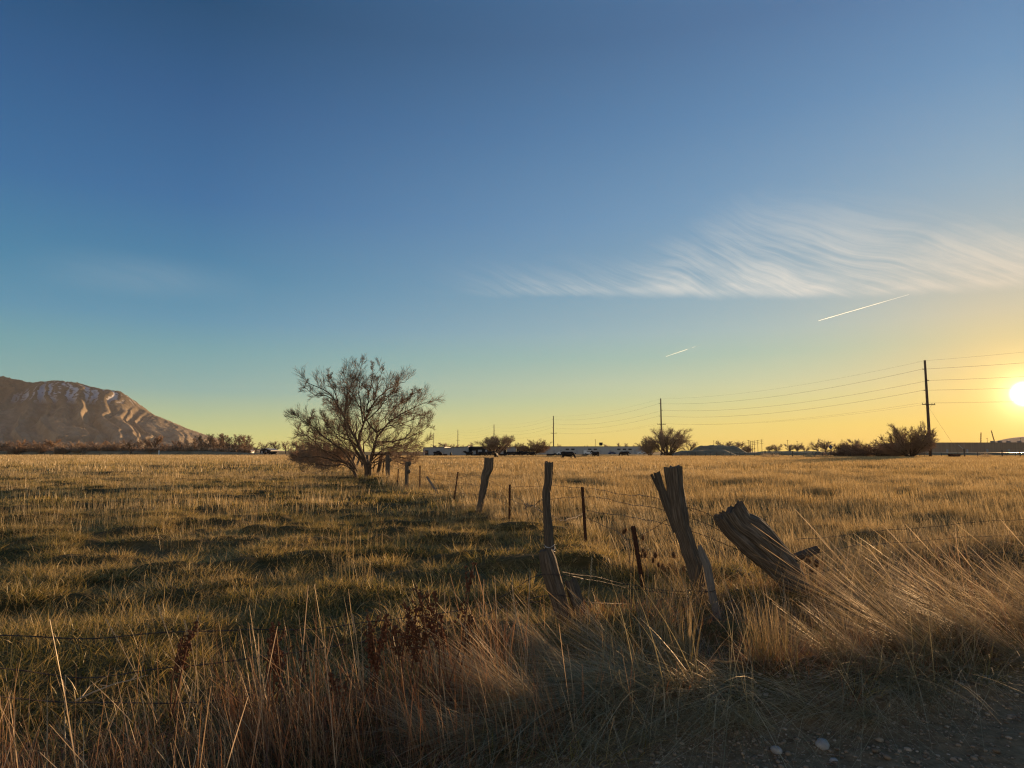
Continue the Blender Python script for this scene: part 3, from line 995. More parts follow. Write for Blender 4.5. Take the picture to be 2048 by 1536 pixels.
# ------------------------------------------------------------------ wire
def wire(pts, label, r=0.0026, barbs=True, seed=0, strands=2, slack=0.0, name='barbed_wire', group='rusty fence wires', spacing=0.13):
    """pts: (px, py, Y) points of the strand."""
    P = np.array([at(*p) for p in pts])
    seg = np.concatenate([[0], np.cumsum(np.linalg.norm(np.diff(P, axis=0), axis=1))])
    n = max(8, int(seg[-1] / 0.09))
    n = min(n, 420)
    t = np.linspace(0, seg[-1], n)
    # smooth through the points (Catmull-Rom like by cubic blending of finite differences)
    m = np.gradient(P, seg, axis=0) if len(P) > 2 else np.repeat(((P[1] - P[0]) / seg[-1])[None], 2, 0)
    k = np.clip(np.searchsorted(seg, t, side='right') - 1, 0, len(P) - 2)
    hh = (seg[k + 1] - seg[k])[:, None]
    u = ((t - seg[k]) / hh[:, 0])[:, None]
    C = (2 * u ** 3 - 3 * u ** 2 + 1) * P[k] + (u ** 3 - 2 * u ** 2 + u) * hh * m[k] + (-2 * u ** 3 + 3 * u ** 2) * P[k + 1] + (u ** 3 - u ** 2) * hh * m[k + 1]
    g = np.random.default_rng(seed)
    C[:, 2] += 0.008 * np.sin(t * 3.1 + seed) + 0.004 * np.sin(t * 9.7)
    mb = MB()
    base = C[0].copy()
    for s in range(strands):
        ph = t * 45 + s * math.pi
        off = np.stack([np.zeros(n), np.cos(ph), np.sin(ph)], -1) * r * 0.8
        mb.tube(C + off - base, r * (0.75 if strands > 1 else 1), 4, False)
    if barbs:
        s = g.uniform(0.02, 0.1)
        while s < seg[-1]:
            c = np.array([np.interp(s, t, C[:, i]) for i in range(3)]) - base
            for q_ in range(2):
                d = g.normal(0, 1, 3)
                d = d / np.linalg.norm(d) * 0.017
                mb.tube([c - d, c + d], [r * 0.55, r * 0.3], 3, False)
            s += spacing * g.uniform(0.85, 1.15)
    o = mb.build(name, M['wire'])
    o.location = base
    tag(o, label, 'wire', group)
    return o


# along the receding line
wire([(1097, 992, 6.3), (1060, 1012, 8), (1020, 985, 14.2), (969, 955, 16), (914, 955, 19.5), (840, 942, 24.8), (815, 938, 26), (775, 930, 33), (755, 925, 38)], 'upper wire of the receding fence, from the thin crooked post to the tree', seed=1)
wire([(1095, 1028, 6.3), (1060, 1010, 9), (1019, 998, 14.2), (966, 975, 16), (913, 965, 19.5), (840, 953, 24.8), (814, 948, 26), (775, 943, 33), (755, 938, 38)], 'lower wire of the receding fence, from the thin crooked post to the tree', seed=2)
wire([(1019, 1010, 14.2), (990, 995, 15.2), (963, 990, 16), (911, 985, 19.5), (839, 968, 24.8)], 'lowest slack wire beside the thick notched post', seed=3)
wire([(1445, 1043, 7.2), (1400, 1020, 7.1), (1340, 1004, 7.2), (1258, 990, 8.5), (1166, 976, 10.3), (1100, 972, 12), (1019, 975, 14.2)], 'top wire from the tall thin steel post to the massive leaning post', seed=4)
wire([(1450, 1066, 7.2), (1400, 1042, 7.1), (1342, 1026, 7.2), (1260, 1008, 8.5), (1167, 993, 10.3), (1098, 1000, 12)], 'second wire from the tall thin steel post to the massive leaning post', seed=5)
wire([(1520, 1120, 7.3), (1400, 1070, 7.0), (1345, 1052, 7.2), (1262, 1035, 8.5), (1169, 1020, 10.3)], 'third wire passing behind the forked corner post', seed=6)
wire([(1097, 1030, 6.3), (1130, 1040, 8), (1166, 1027, 10.3)], 'short slack wire from the thin crooked post to the tall thin steel post', seed=7)
wire([(1338, 1038, 7.1), (1315, 1052, 7.5), (1272, 1074, 7.9), (1230, 1062, 9), (1170, 1032, 10.3)], 'loose curved wire from the forked post over the short steel post', seed=8)
wire([(1374, 1016, 7.0), (1395, 1030, 6.8), (1420, 1065, 6.6), (1450, 1115, 6.3), (1485, 1150, 6.0)], 'loose wire falling right from the forked post into the grass', r=0.0022, seed=9, strands=1)
# roadside line
wire([(1430, 1180, 6.35), (1380, 1188, 6.8), (1300, 1183, 6.9), (1240, 1174, 6.7), (1180, 1160, 6.4), (1120, 1149, 6.05), (1085, 1146, 6.05), (1010, 1190, 5.9), (873, 1231, 5.5), (800, 1237, 5.3), (615, 1256, 4.9), (444, 1261, 4.6), (307, 1270, 4.4), (154, 1278, 4.2), (0, 1268, 4.0), (-200, 1255, 3.7)],
     'sagging top wire of the roadside fence crossing the left pasture', r=0.003, seed=10)
wire([(1428, 1182, 6.35), (1300, 1178, 6.9), (1240, 1167, 6.7), (1180, 1152, 6.4), (1125, 1143, 6.05)], 'doubled wire between the rotten stump and the grey plank', r=0.003, seed=11)
wire([(1435, 1228, 6.35), (1385, 1196, 6.8), (1300, 1205, 6.9), (1180, 1202, 6.3), (1110, 1190, 6.05), (900, 1255, 5.5), (737, 1281, 5.1), (600, 1304, 4.8), (513, 1318, 4.6), (325, 1337, 4.3), (171, 1352, 4.1), (34, 1339, 3.9), (-150, 1320, 3.6)],
     'middle wire of the roadside fence rising from the left foreground', r=0.003, seed=12)
wire([(1125, 1245, 6.1), (1000, 1262, 5.7), (820, 1310, 5.3), (697, 1345, 5.0), (560, 1385, 4.6), (470, 1398, 4.4), (284, 1404, 4.1), (100, 1400, 3.8), (-100, 1390, 3.5)], 'lowest wire of the roadside fence hidden in russet stems', r=0.003, seed=13)
wire([(1045, 1210, 5.9), (1085, 1204, 6.0)], 'short broken wire left of the rotten stump', seed=14)
# to the right of the corner
wire([(1590, 1080, 7.3), (1717, 1067, 8.2), (1848, 1054, 8.8), (2048, 1038, 9.5), (2250, 1025, 10.2)], 'top wire running right from the massive leaning post', r=0.002, seed=15)
wire([(1600, 1110, 7.3), (1715, 1092, 8.2), (1848, 1081, 8.8), (2048, 1069, 9.5), (2250, 1060, 10.2)], 'middle wire running right from the massive leaning post', r=0.002, seed=16)
wire([(1602, 1150, 7.3), (1720, 1133, 8.2), (1850, 1118, 8.8), (2048, 1100, 9.5), (2250, 1088, 10.2)], 'lower wire running right through the bunch grass', r=0.002, seed=17)
# far line past the tree
for j, (f_, lab) in enumerate(((0.85, 'upper'), (0.5, 'lower'))):
    mb = MB()
    pts = [np.array([-8.9, 42 - 3.0, 0.2 + f_])] + [np.array([x_, y_, z_ - (1 - f_) * 1.1 - 0.1]) for x_, y_, z_ in LINE_XY]
    mb.tube(np.array(pts) - pts[0], 0.007, 4, False)
    o = mb.build('fence_wire', M['wire'])
    o.location = pts[0]
    tag(o, '%s wire strung along the far posts behind the bare tree' % lab, 'wire', 'rusty fence wires')


# ------------------------------------------------------------------ bare trees
def grow(paths, p0, d0, length, r0, lvl, g, spec, out):
    """Grow one branch and its children; out[lvl] collects (points, radii)."""
    K = spec['K'][lvl]
    pts = [np.array(p0, float)]
    d = np.array(d0, float)
    d /= np.linalg.norm(d)
    for i in range(K - 1):
        d = d + g.normal(0, spec['wig'][lvl], 3) + np.array([0, 0, spec['up'][lvl]])
        d /= np.linalg.norm(d)
        pts.append(pts[-1] + d * length / (K - 1))
    P = np.array(pts)
    P[:, 2] = np.maximum(P[:, 2], 0.05 + 0.0 * P[:, 2]) if lvl > 0 else P[:, 2]
    R = r0 * np.linspace(1, spec['taper'][lvl], K)
    out[lvl].append((P, R))
    spawn(P, R, length, lvl, g, spec, out)


def spawn(P, R, length, lvl, g, spec, out, n=None, t0=None):
    if lvl + 1 >= len(spec['K']):
        return
    n = spec['n'][lvl] if n is None else n
    n = max(1, int(round(n * g.uniform(0.8, 1.2))))
    K = len(P)
    T = np.gradient(P, axis=0)
    T /= np.linalg.norm(T, axis=1, keepdims=True) + 1e-9
    lo = spec['t0'][lvl] if t0 is None else t0
    for i in range(n):
        t = lo + (1 - lo) * (i + g.uniform(0.2, 0.9)) / n
        x = min(t, 0.999) * (K - 1)
        k = int(x)
        p = P[k] + (P[k + 1] - P[k]) * (x - k)
        tan = T[k]
        a = g.normal(0, 1, 3)
        a -= tan * a.dot(tan)
        a /= np.linalg.norm(a) + 1e-9
        ang = spec['ang'][lvl] * g.uniform(0.65, 1.3)
        d = tan * math.cos(ang) + a * math.sin(ang)
        L = length * spec['len'][lvl] * g.uniform(0.6, 1.25) * (1.15 - 0.4 * t)
        r = (R[k] + (R[min(k + 1, K - 1)] - R[k]) * (x - k)) * spec['rr'][lvl]
        grow(None, p, d, L, max(r, spec['rmin']), lvl + 1, g, spec, out)


def tree_meshes(out, split, sides):
    """-> (trunk MB, crown MB) from branches by level."""
    tr, cr = MB(), MB()
    for lvl, br in enumerate(out):
        by = {}
        for P, R in br:
            by.setdefault(len(P), []).append((P, R))
        for k, lst in by.items():
            v, f = tubes(np.array([a for a, _ in lst]), np.array([b for _, b in lst]), sides[lvl])
            (tr if lvl < split else cr).add(v, f)
    return tr, cr


def tree_thing(name, loc, out, split, sides, mats, label, cat, group=None, crown='crown'):
    e = empty(name, loc)
    tr, cr = tree_meshes(out, split, sides)
    if tr.n:
        tr.build('trunk', mats[0], e, True)
    if cr.n:
        cr.build(crown, mats[1], e, True)
    tag(e, label, cat, group)
    return e


# the big bare tree on the fence line: its main limbs follow the photograph
def zt(zx, zy):
    return (540 + zx / 4.8, 680 + zy / 4.8)


TY = 35.0
tb = at(720, 962, TY)
tb[2] = hgt(tb[0], tb[1])
LIMBS = [  # zoom points, start radius, end radius, depth drift, twig factor
    ([(935, 1370), (930, 1210), (885, 1060), (850, 950), (815, 890), (770, 790), (700, 670), (645, 540), (625, 460), (560, 420), (460, 375), (360, 335)], 0.17, 0.02, -0.6),
    ([(880, 1050), (830, 880), (890, 745), (940, 625), (1000, 505), (1080, 410), (1180, 345), (1285, 300)], 0.12, 0.02, 1.0),
    ([(935, 640), (948, 520), (945, 420), (880, 345), (810, 285)], 0.07, 0.015, 0.4),
    ([(945, 440), (1000, 330), (1010, 230), (1020, 160)], 0.04, 0.012, -0.8),
    ([(945, 1370), (965, 1180), (1000, 1010), (1030, 855), (1150, 725), (1280, 625), (1420, 570), (1570, 515)], 0.14, 0.018, 0.6),
    ([(1035, 850), (965, 760), (915, 690), (890, 560), (888, 440), (915, 300), (930, 190)], 0.08, 0.015, -1.4),
    ([(1010, 960), (1150, 935), (1300, 920), (1430, 845), (1545, 765)], 0.08, 0.015, 1.2),
    ([(985, 1080), (1150, 1065), (1300, 1105), (1440, 1125)], 0.07, 0.015, -1.2),
    ([(830, 1370), (818, 1225), (740, 1165), (640, 1150), (540, 1115), (440, 1030), (350, 925), (260, 855), (150, 825)], 0.15, 0.015, 1.3),
    ([(640, 1150), (520, 1100), (400, 1105), (260, 1095)], 0.07, 0.015, -0.8),
    ([(818, 1225), (700, 1020), (560, 920), (480, 840), (380, 735), (310, 675)], 0.09, 0.015, -1.3),
    ([(850, 1000), (720, 915), (600, 880), (480, 760), (430, 690)], 0.07, 0.014, 1.6),
    ([(770, 790), (690, 690), (560, 540), (420, 500)], 0.05, 0.012, 1.0),
    ([(640, 520), (540, 470), (430, 470), (390, 390)], 0.05, 0.012, -1.3),
    ([(700, 670), (720, 520), (690, 400), (660, 260)], 0.05, 0.012, 1.4),
    ([(890, 745), (1040, 640), (1130, 520), (1230, 440), (1290, 380)], 0.06, 0.012, -1.3),
    ([(1150, 725), (1240, 680), (1390, 640), (1520, 660)], 0.05, 0.012, 1.1),
    ([(1030, 850), (1130, 790), (1270, 770), (1430, 720), (1540, 700)], 0.05, 0.012, -1.4),
    ([(960, 1160), (1080, 1010), (1230, 980), (1380, 930), (1470, 960)], 0.06, 0.012, 1.6),
    ([(905, 1150), (880, 950), (1000, 800), (1100, 620), (1180, 520)], 0.07, 0.012, 1.9),
    ([(870, 1130), (760, 960), (650, 760), (560, 650), (520, 560)], 0.07, 0.012, 2.1),
    ([(900, 1150), (800, 1000), (740, 800), (770, 600), (800, 420), (840, 260)], 0.07, 0.012, -2.0),
    ([(940, 1180), (1080, 1120), (1200, 1170), (1350, 1180)], 0.05, 0.012, 1.9),
    ([(815, 1230), (700, 1180), (600, 1200), (480, 1170), (380, 1180)], 0.06, 0.012, -1.6),
    ([(830, 1250), (760, 1080), (640, 1000), (470, 960), (330, 900), (230, 880)], 0.06, 0.012, 2.2),
    ([(890, 745), (870, 600), (800, 500), (760, 380), (740, 250)], 0.05, 0.012, 0.9),
    ([(940, 625), (1000, 560), (1040, 420), (1090, 280), (1100, 190)], 0.05, 0.012, -0.7),
    ([(1000, 505), (990, 400), (960, 300), (985, 185)], 0.045, 0.012, 1.3),
    ([(640, 540), (600, 400), (520, 300), (500, 230)], 0.04, 0.012, 0.8),
    ([(625, 460), (640, 360), (600, 270)], 0.035, 0.012, -0.9),
    ([(1280, 625), (1330, 520), (1420, 450), (1480, 430)], 0.04, 0.012, -0.9),
    ([(1150, 725), (1200, 590), (1290, 500), (1370, 430)], 0.045, 0.012, 1.0),
    ([(700, 670), (780, 560), (850, 430), (860, 300)], 0.045, 0.012, -1.5),
    ([(350, 925), (330, 800), (345, 690)], 0.035, 0.012, 0.5),
    ([(440, 1030), (420, 880), (390, 780), (420, 660)], 0.04, 0.012, -0.6),
    ([(1300, 920), (1370, 820), (1450, 760), (1530, 790)], 0.035, 0.012, 0.8),
    ([(960, 1230), (1060, 1150), (1180, 1110), (1290, 1130), (1380, 1090)], 0.05, 0.012, 0.5),
    ([(925, 1280), (1010, 1120), (1120, 1040), (1270, 1060), (1450, 1010)], 0.055, 0.012, 1.4),
    ([(800, 1250), (690, 1130), (560, 1040), (420, 1010), (300, 980)], 0.055, 0.012, -0.4),
    ([(810, 1260), (720, 1200), (610, 1130), (470, 1150), (330, 1130)], 0.05, 0.012, 1.8),
    ([(900, 1180), (820, 1080), (700, 970), (590, 800), (500, 700)], 0.06, 0.012, -0.3),
    ([(940, 640), (1010, 560), (1120, 480), (1200, 420), (1240, 330)], 0.05, 0.012, 0.2),
    ([(940, 1250), (990, 1040), (1040, 960), (1200, 1010), (1330, 1010), (1400, 1070)], 0.06, 0.012, -2.0),
]
gt = np.random.default_rng(21)
BT = dict(K=[8, 7, 5, 4], wig=[0.1, 0.10, 0.11, 0.12], up=[0, 0.06, 0.07, 0.07], taper=[0.3, 0.3, 0.35, 0.5], n=[13, 9, 5], t0=[0.3, 0.12, 0.1], ang=[0.75, 0.6, 0.45], len=[0.27, 0.58, 0.75], rr=[0.5, 0.55, 0.65], rmin=0.0055)
out = [[], [], [], []]
for zp, r0, r1, dy in LIMBS:
    P0 = np.array([at(*zt(*p), TY) for p in zp]) - tb
    n = 14
    tt = np.linspace(0, len(zp) - 1, n)
    P = np.stack([np.interp(tt, range(len(zp)), P0[:, i]) for i in range(3)], -1)
    for _ in range(2):
        P[1:-1] = (P[:-2] + 2 * P[1:-1] + P[2:]) / 4
    s_ = np.linspace(0, 1, n)
    P[:, 2] *= 0.92
    P[:, 0] *= 0.96
    P[:, 1] += dy * s_ ** 1.2 + 0.10 * np.cumsum(gt.normal(0, 0.25, n)) * s_
    P[1:, [0, 2]] += gt.normal(0, 0.025, (n - 1, 2))
    R = (r0 + (r1 - r0) * s_ ** 0.6) * 0.72
    out[0].append((P, R))
    Ltot = np.linalg.norm(np.diff(P, axis=0), axis=1).sum()
    spawn(P, R, min(Ltot, 5.0) * 0.75, 0, gt, BT, out, n=int(5.0 * Ltot), t0=0.18)
print('big tree branches', [len(o_) for o_ in out])
for lv in range(1, 4):
    out[lv] = [(np.column_stack([P[:, 0], P[:, 1], np.maximum(P[:, 2], 0.12)]), R) for P, R in out[lv]]
tree_thing('bare_tree', tb, out, 1, [8, 5, 3, 3], (M['bark'], M['twig']), 'big bare many-limbed tree standing on the fence line in the pasture', 'tree')


def make_tree(kind, seed):
    """A generic leafless tree of unit-ish size, growing from the origin; returns branch lists."""
    g = np.random.default_rng(seed)
    if kind == 'broad':
        spec = dict(K=[6, 6, 5, 3], wig=[0.08, 0.1, 0.11, 0.12], up=[0.1, 0.05, 0.07, 0.1], taper=[0.5, 0.25, 0.3, 0.6], n=[12, 11, 9], t0=[0.18, 0.2, 0.15], ang=[0.8, 0.6, 0.6], len=[0.8, 0.5, 0.45], rr=[0.55, 0.55, 0.6], rmin=0.032)
        starts = [((0, 0, 0), (g.normal(0, .1), g.normal(0, .1), 1), 4.6, 0.30)]
    elif kind == 'poplar':
        spec = dict(K=[7, 5, 4, 3], wig=[0.03, 0.1, 0.14, 0.2], up=[0.05, 0.22, 0.15, 0.1], taper=[0.15, 0.25, 0.4, 0.6], n=[26, 8, 7], t0=[0.12, 0.2, 0.2], ang=[0.55, 0.5, 0.5], len=[0.30, 0.45, 0.5], rr=[0.4, 0.6, 0.7], rmin=0.03)
        starts = [((0, 0, 0), (g.normal(0, .06), g.normal(0, .06), 1), 9.5, 0.2)]
    elif kind == 'shrub':
        spec = dict(K=[6, 5, 4, 3], wig=[0.08, 0.11, 0.12, 0.12], up=[0.02, 0.06, 0.06, 0.1], taper=[0.3, 0.3, 0.4, 0.6], n=[9, 8, 6], t0=[0.2, 0.15, 0.1], ang=[0.6, 0.6, 0.6], len=[0.5, 0.5, 0.5], rr=[0.6, 0.6, 0.7], rmin=0.02)
        starts = []
        for i in range(16):
            a = g.uniform(0, 6.28)
            sp = g.uniform(0.1, 1.1)
            starts.append(((0.25 * math.cos(a), 0.25 * math.sin(a), 0), (math.cos(a) * sp, math.sin(a) * sp, 1), g.uniform(2.6, 4.2), 0.08))
    elif kind == 'vase':      # many spreading trunks from one base
        spec = dict(K=[7, 6, 4, 3], wig=[0.07, 0.1, 0.11, 0.12], up=[0.06, 0.06, 0.08, 0.1], taper=[0.3, 0.3, 0.4, 0.6], n=[11, 9, 6], t0=[0.25, 0.2, 0.15], ang=[0.55, 0.55, 0.6], len=[0.42, 0.5, 0.5], rr=[0.5, 0.6, 0.7], rmin=0.018)
        starts = []
        for i in range(15):
            a = i * 0.84 + g.uniform(-0.3, 0.3)
            sp = g.uniform(0.05, 1.0)
            starts.append(((0.3 * math.cos(a), 0.3 * math.sin(a), 0), (math.cos(a) * sp, math.sin(a) * sp, 1), g.uniform(4.2, 6.2), 0.16))
    elif kind == 'round':     # short trunk, rounded dense crown
        spec = dict(K=[6, 6, 4, 3], wig=[0.08, 0.1, 0.11, 0.12], up=[0.03, 0.05, 0.06, 0.08], taper=[0.3, 0.3, 0.4, 0.6], n=[10, 9, 7], t0=[0.25, 0.2, 0.15], ang=[0.6, 0.6, 0.6], len=[0.4, 0.5, 0.5], rr=[0.5, 0.6, 0.7], rmin=0.016)
        starts = []
        for i in range(26):
            a = i * 2.4 + g.uniform(-0.3, 0.3)
            sp = 1.7 * math.sqrt((i + 0.5) / 26)
            starts.append(((0.2 * math.cos(a), 0.2 * math.sin(a), 0.05), (math.cos(a) * sp, math.sin(a) * sp, 1), g.uniform(3.4, 4.6), 0.11))
    else:                     # brush: low dense twiggy thicket bush
        spec = dict(K=[5, 4, 3], wig=[0.12, 0.18, 0.2], up=[0.03, 0.06, 0.08], taper=[0.3, 0.4, 0.6], n=[11, 9], t0=[0.1, 0.1], ang=[0.6, 0.6], len=[0.5, 0.5], rr=[0.6, 0.7], rmin=0.018)
        starts = []
        for i in range(26):
            a = g.uniform(0, 6.28)
            sp = g.uniform(0.1, 1.3)
            rr_ = g.uniform(0, 0.9)
            starts.append(((rr_ * math.cos(a), rr_ * math.sin(a), 0), (math.cos(a) * sp, math.sin(a) * sp, 1), g.uniform(1.1, 2.2), 0.035))
    out = [[] for _ in spec['K']]
    for p, d, L, r in starts:
        grow(None, p, d, L, r, 0, g, spec, out)
    zmax = max(P[:, 2].max() for lv in out for P, _ in lv)
    xmax = np.percentile(np.concatenate([np.abs(P[:, 0]) for lv in out for P, _ in lv]), 98)
    return out, zmax, xmax


PROTO = {}
for kind, seeds in (('broad', (1, 2, 3)), ('poplar', (4, 5)), ('shrub', (6, 7)), ('vase', (8, 9)), ('brush', (10, 11)), ('round', (12, 13))):
    for i, s in enumerate(seeds):
        out, zm, xm = make_tree(kind, s)
        split = 1 if kind in ('broad', 'poplar') else 1
        tr, cr = tree_meshes(out, split, [5, 4, 3, 3])
        mt = tr.mesh('trunk', True)
        mt.materials.append(M['bark'])
        for key, mat in (('a', 'twig_far'), ('b', 'twig_red')):
            mc = cr.mesh('crown', True)
            mc.materials.append(M[mat])
            PROTO[kind, i, key] = (mt, mc, zm, xm)
NAMES = {'broad': 'bare_tree', 'poplar': 'poplar_tree', 'shrub': 'bare_shrub', 'vase': 'bare_tree', 'brush': 'bare_bush', 'round': 'bare_tree'}
CATS = {'broad': 'tree', 'poplar': 'tree', 'shrub': 'shrub', 'vase': 'tree', 'brush': 'bush', 'round': 'tree'}


def place_tree(kind, i, key, px, ytop, ybase, Y, label, group, rz=0.0, wpx=None, zoff=0.0):
    mt, mc, zm, xm = PROTO[kind, i, key]
    p = at(px, 903, Y)
    z0 = float(hgt(p[0], Y)) + zoff
    h = EYE + (903 - ytop) / F * Y - z0
    s = h / zm
    sx = s if wpx is None else (wpx / 2 / F * Y) / xm
    e = empty(NAMES[kind], (p[0], Y, z0), rz)
    e.scale = (sx, sx, s)
    link(bpy.data.objects.new('trunk', mt), e)
    link(bpy.data.objects.new('crown', mc), e)
    tag(e, label, CATS[kind], group)
    return e


# left treeline below the mountain
g = np.random.default_rng(44)
LT = 'bare trees along the far left edge of the pasture'
lefts = [('broad', 4, 879, 40), ('broad', 32, 876, 44), ('shrub', 58, 884, 34), ('broad', 84, 880, 36), ('broad', 112, 877, 44), ('broad', 140, 879, 40), ('shrub', 165, 882, 36), ('broad', 190, 879, 42),
         ('broad', 216, 881, 34), ('shrub', 240, 884, 32), ('broad', 262, 876, 46), ('broad', 290, 877, 34), ('broad', 307, 868, 34), ('shrub', 330, 884, 30), ('broad', 350, 880, 26), ('broad', 362, 876, 28), ('shrub', 378, 886, 26)]
lab_l = ['tree at the very left edge of the photo', 'tree second from the left edge of the photo', 'low bush third from the left edge', 'tree just right of the leftmost low bush', 'tree below the bright spur of the mountain', 'tree below the left slope of the snowy summit',
         'low bush below the snowy summit', 'tree right of the bush below the snowy summit', 'small tree halfway along the treeline', 'low bush left of the widest tree', 'widest tree standing in front of the treeline', 'tree between the widest and the tallest bare tree',
         'tallest round tree, mid treeline', 'low bush right of the tallest round tree', 'thin tree left of the poplar row', 'thin taller tree nearest left of the poplar row', 'low bush at the foot of the poplar row\'s left end']
for (k, px, yt, wp), lab in zip(lefts, lab_l):
    Yd = g.uniform(325, 370) if px != 262 else 312
    place_tree(k, int(g.integers(0, 3 if k == 'broad' else 2)), 'a' if g.random() < 0.6 else 'b', px, yt, 905, Yd, 'bare brown ' + lab, LT, g.uniform(0, 6.28), wp)
for i, px in enumerate(range(-330, 0, 30)):
    place_tree('broad' if i % 3 else 'shrub', i % 2, 'ab'[i % 2], px, g.uniform(874, 884), 905, g.uniform(325, 370), 'bare brown tree of the treeline beyond the left edge of the photo', LT, g.uniform(0, 6.28), 40)
for i in range(26):
    place_tree('brush', i % 2, 'ab'[i % 3 == 0], -6 + i * 15.2 + g.normal(0, 3), g.uniform(884, 893), 905, g.uniform(317, 330), 'low brown brush filling the foot of the left treeline', 'brush at the foot of the left treeline', g.uniform(0, 6.28), g.uniform(20, 30))
# poplar row
pops = [(390, 876, 20), (402, 868, 22), (414, 867, 20), (426, 871, 20), (437, 867, 22), (447, 866, 20), (458, 870, 20), (468, 868, 20), (479, 871, 18), (489, 869, 20), (499, 870, 18)]
plab = ['leftmost poplar of the pale row', 'second poplar from the left in the pale row', 'third poplar from the left in the pale row', 'fourth poplar from the left in the pale row', 'fifth poplar from the left in the pale row', 'middle poplar of the pale row, the tallest',
        'fifth poplar from the right in the pale row', 'fourth poplar from the right in the pale row', 'third poplar from the right in the pale row', 'second poplar from the right in the pale row', 'rightmost poplar of the pale row']
for (px, yt, wp), lab in zip(pops, plab):
    place_tree('poplar', int(g.integers(0, 2)), 'a', px, yt, 905, g.uniform(335, 360), 'slender bare ' + lab, 'poplar row right of the mountain foot', g.uniform(0, 6.28), wp)
bl = ['far left', 'left', 'middle', 'right', 'far right']
for i, px in enumerate((400, 424, 448, 470, 494)):
    place_tree('brush', i % 2, 'a', px, 893, 905, 328 + 3 * i, 'low brown bush under the poplar row, %s one of five' % bl[i], 'low bushes under the poplars', g.uniform(0, 6.28), 34)
low_l = ['dark tree right of the poplar row', 'small tree above the dark roofed house', 'tree just right of the dark roofed house', 'tree between the house and the shrubs of the fence line', 'tree seen left of the big tree\'s lowest limbs', 'tree seen through the left twigs of the big bare tree', 'tree hidden behind the big bare tree\'s left crown']
for (px, yt, wp), lab in zip([(512, 889, 18), (530, 882, 24), (552, 881, 26), (572, 879, 26), (596, 880, 26), (625, 881, 30), (650, 882, 30)], low_l):
    place_tree('broad', int(g.integers(0, 3)), 'a', px, yt, 905, g.uniform(430, 480), 'distant bare ' + lab, LT, g.uniform(0, 6.28), wp)
# shrubs of the fence line left behind the big tree
for (px, yt, wp, Yd, k), lab in zip([(640, 872, 70, 62, 'brush'), (612, 878, 60, 76, 'brush'), (672, 884, 60, 55, 'shrub'), (598, 888, 44, 92, 'brush')],
                                    ['nearest thicket bush left behind the big bare tree', 'second thicket bush on the fence line, farther left', 'twiggy shrub directly behind the big tree\'s left limbs', 'farthest thicket bush at the left end of the fence line']):
    place_tree(k, 0, 'b', px, yt, 930, Yd, 'reddish brown ' + lab, 'shrubs on the fence line behind the big tree', g.uniform(0, 6.28), wp)
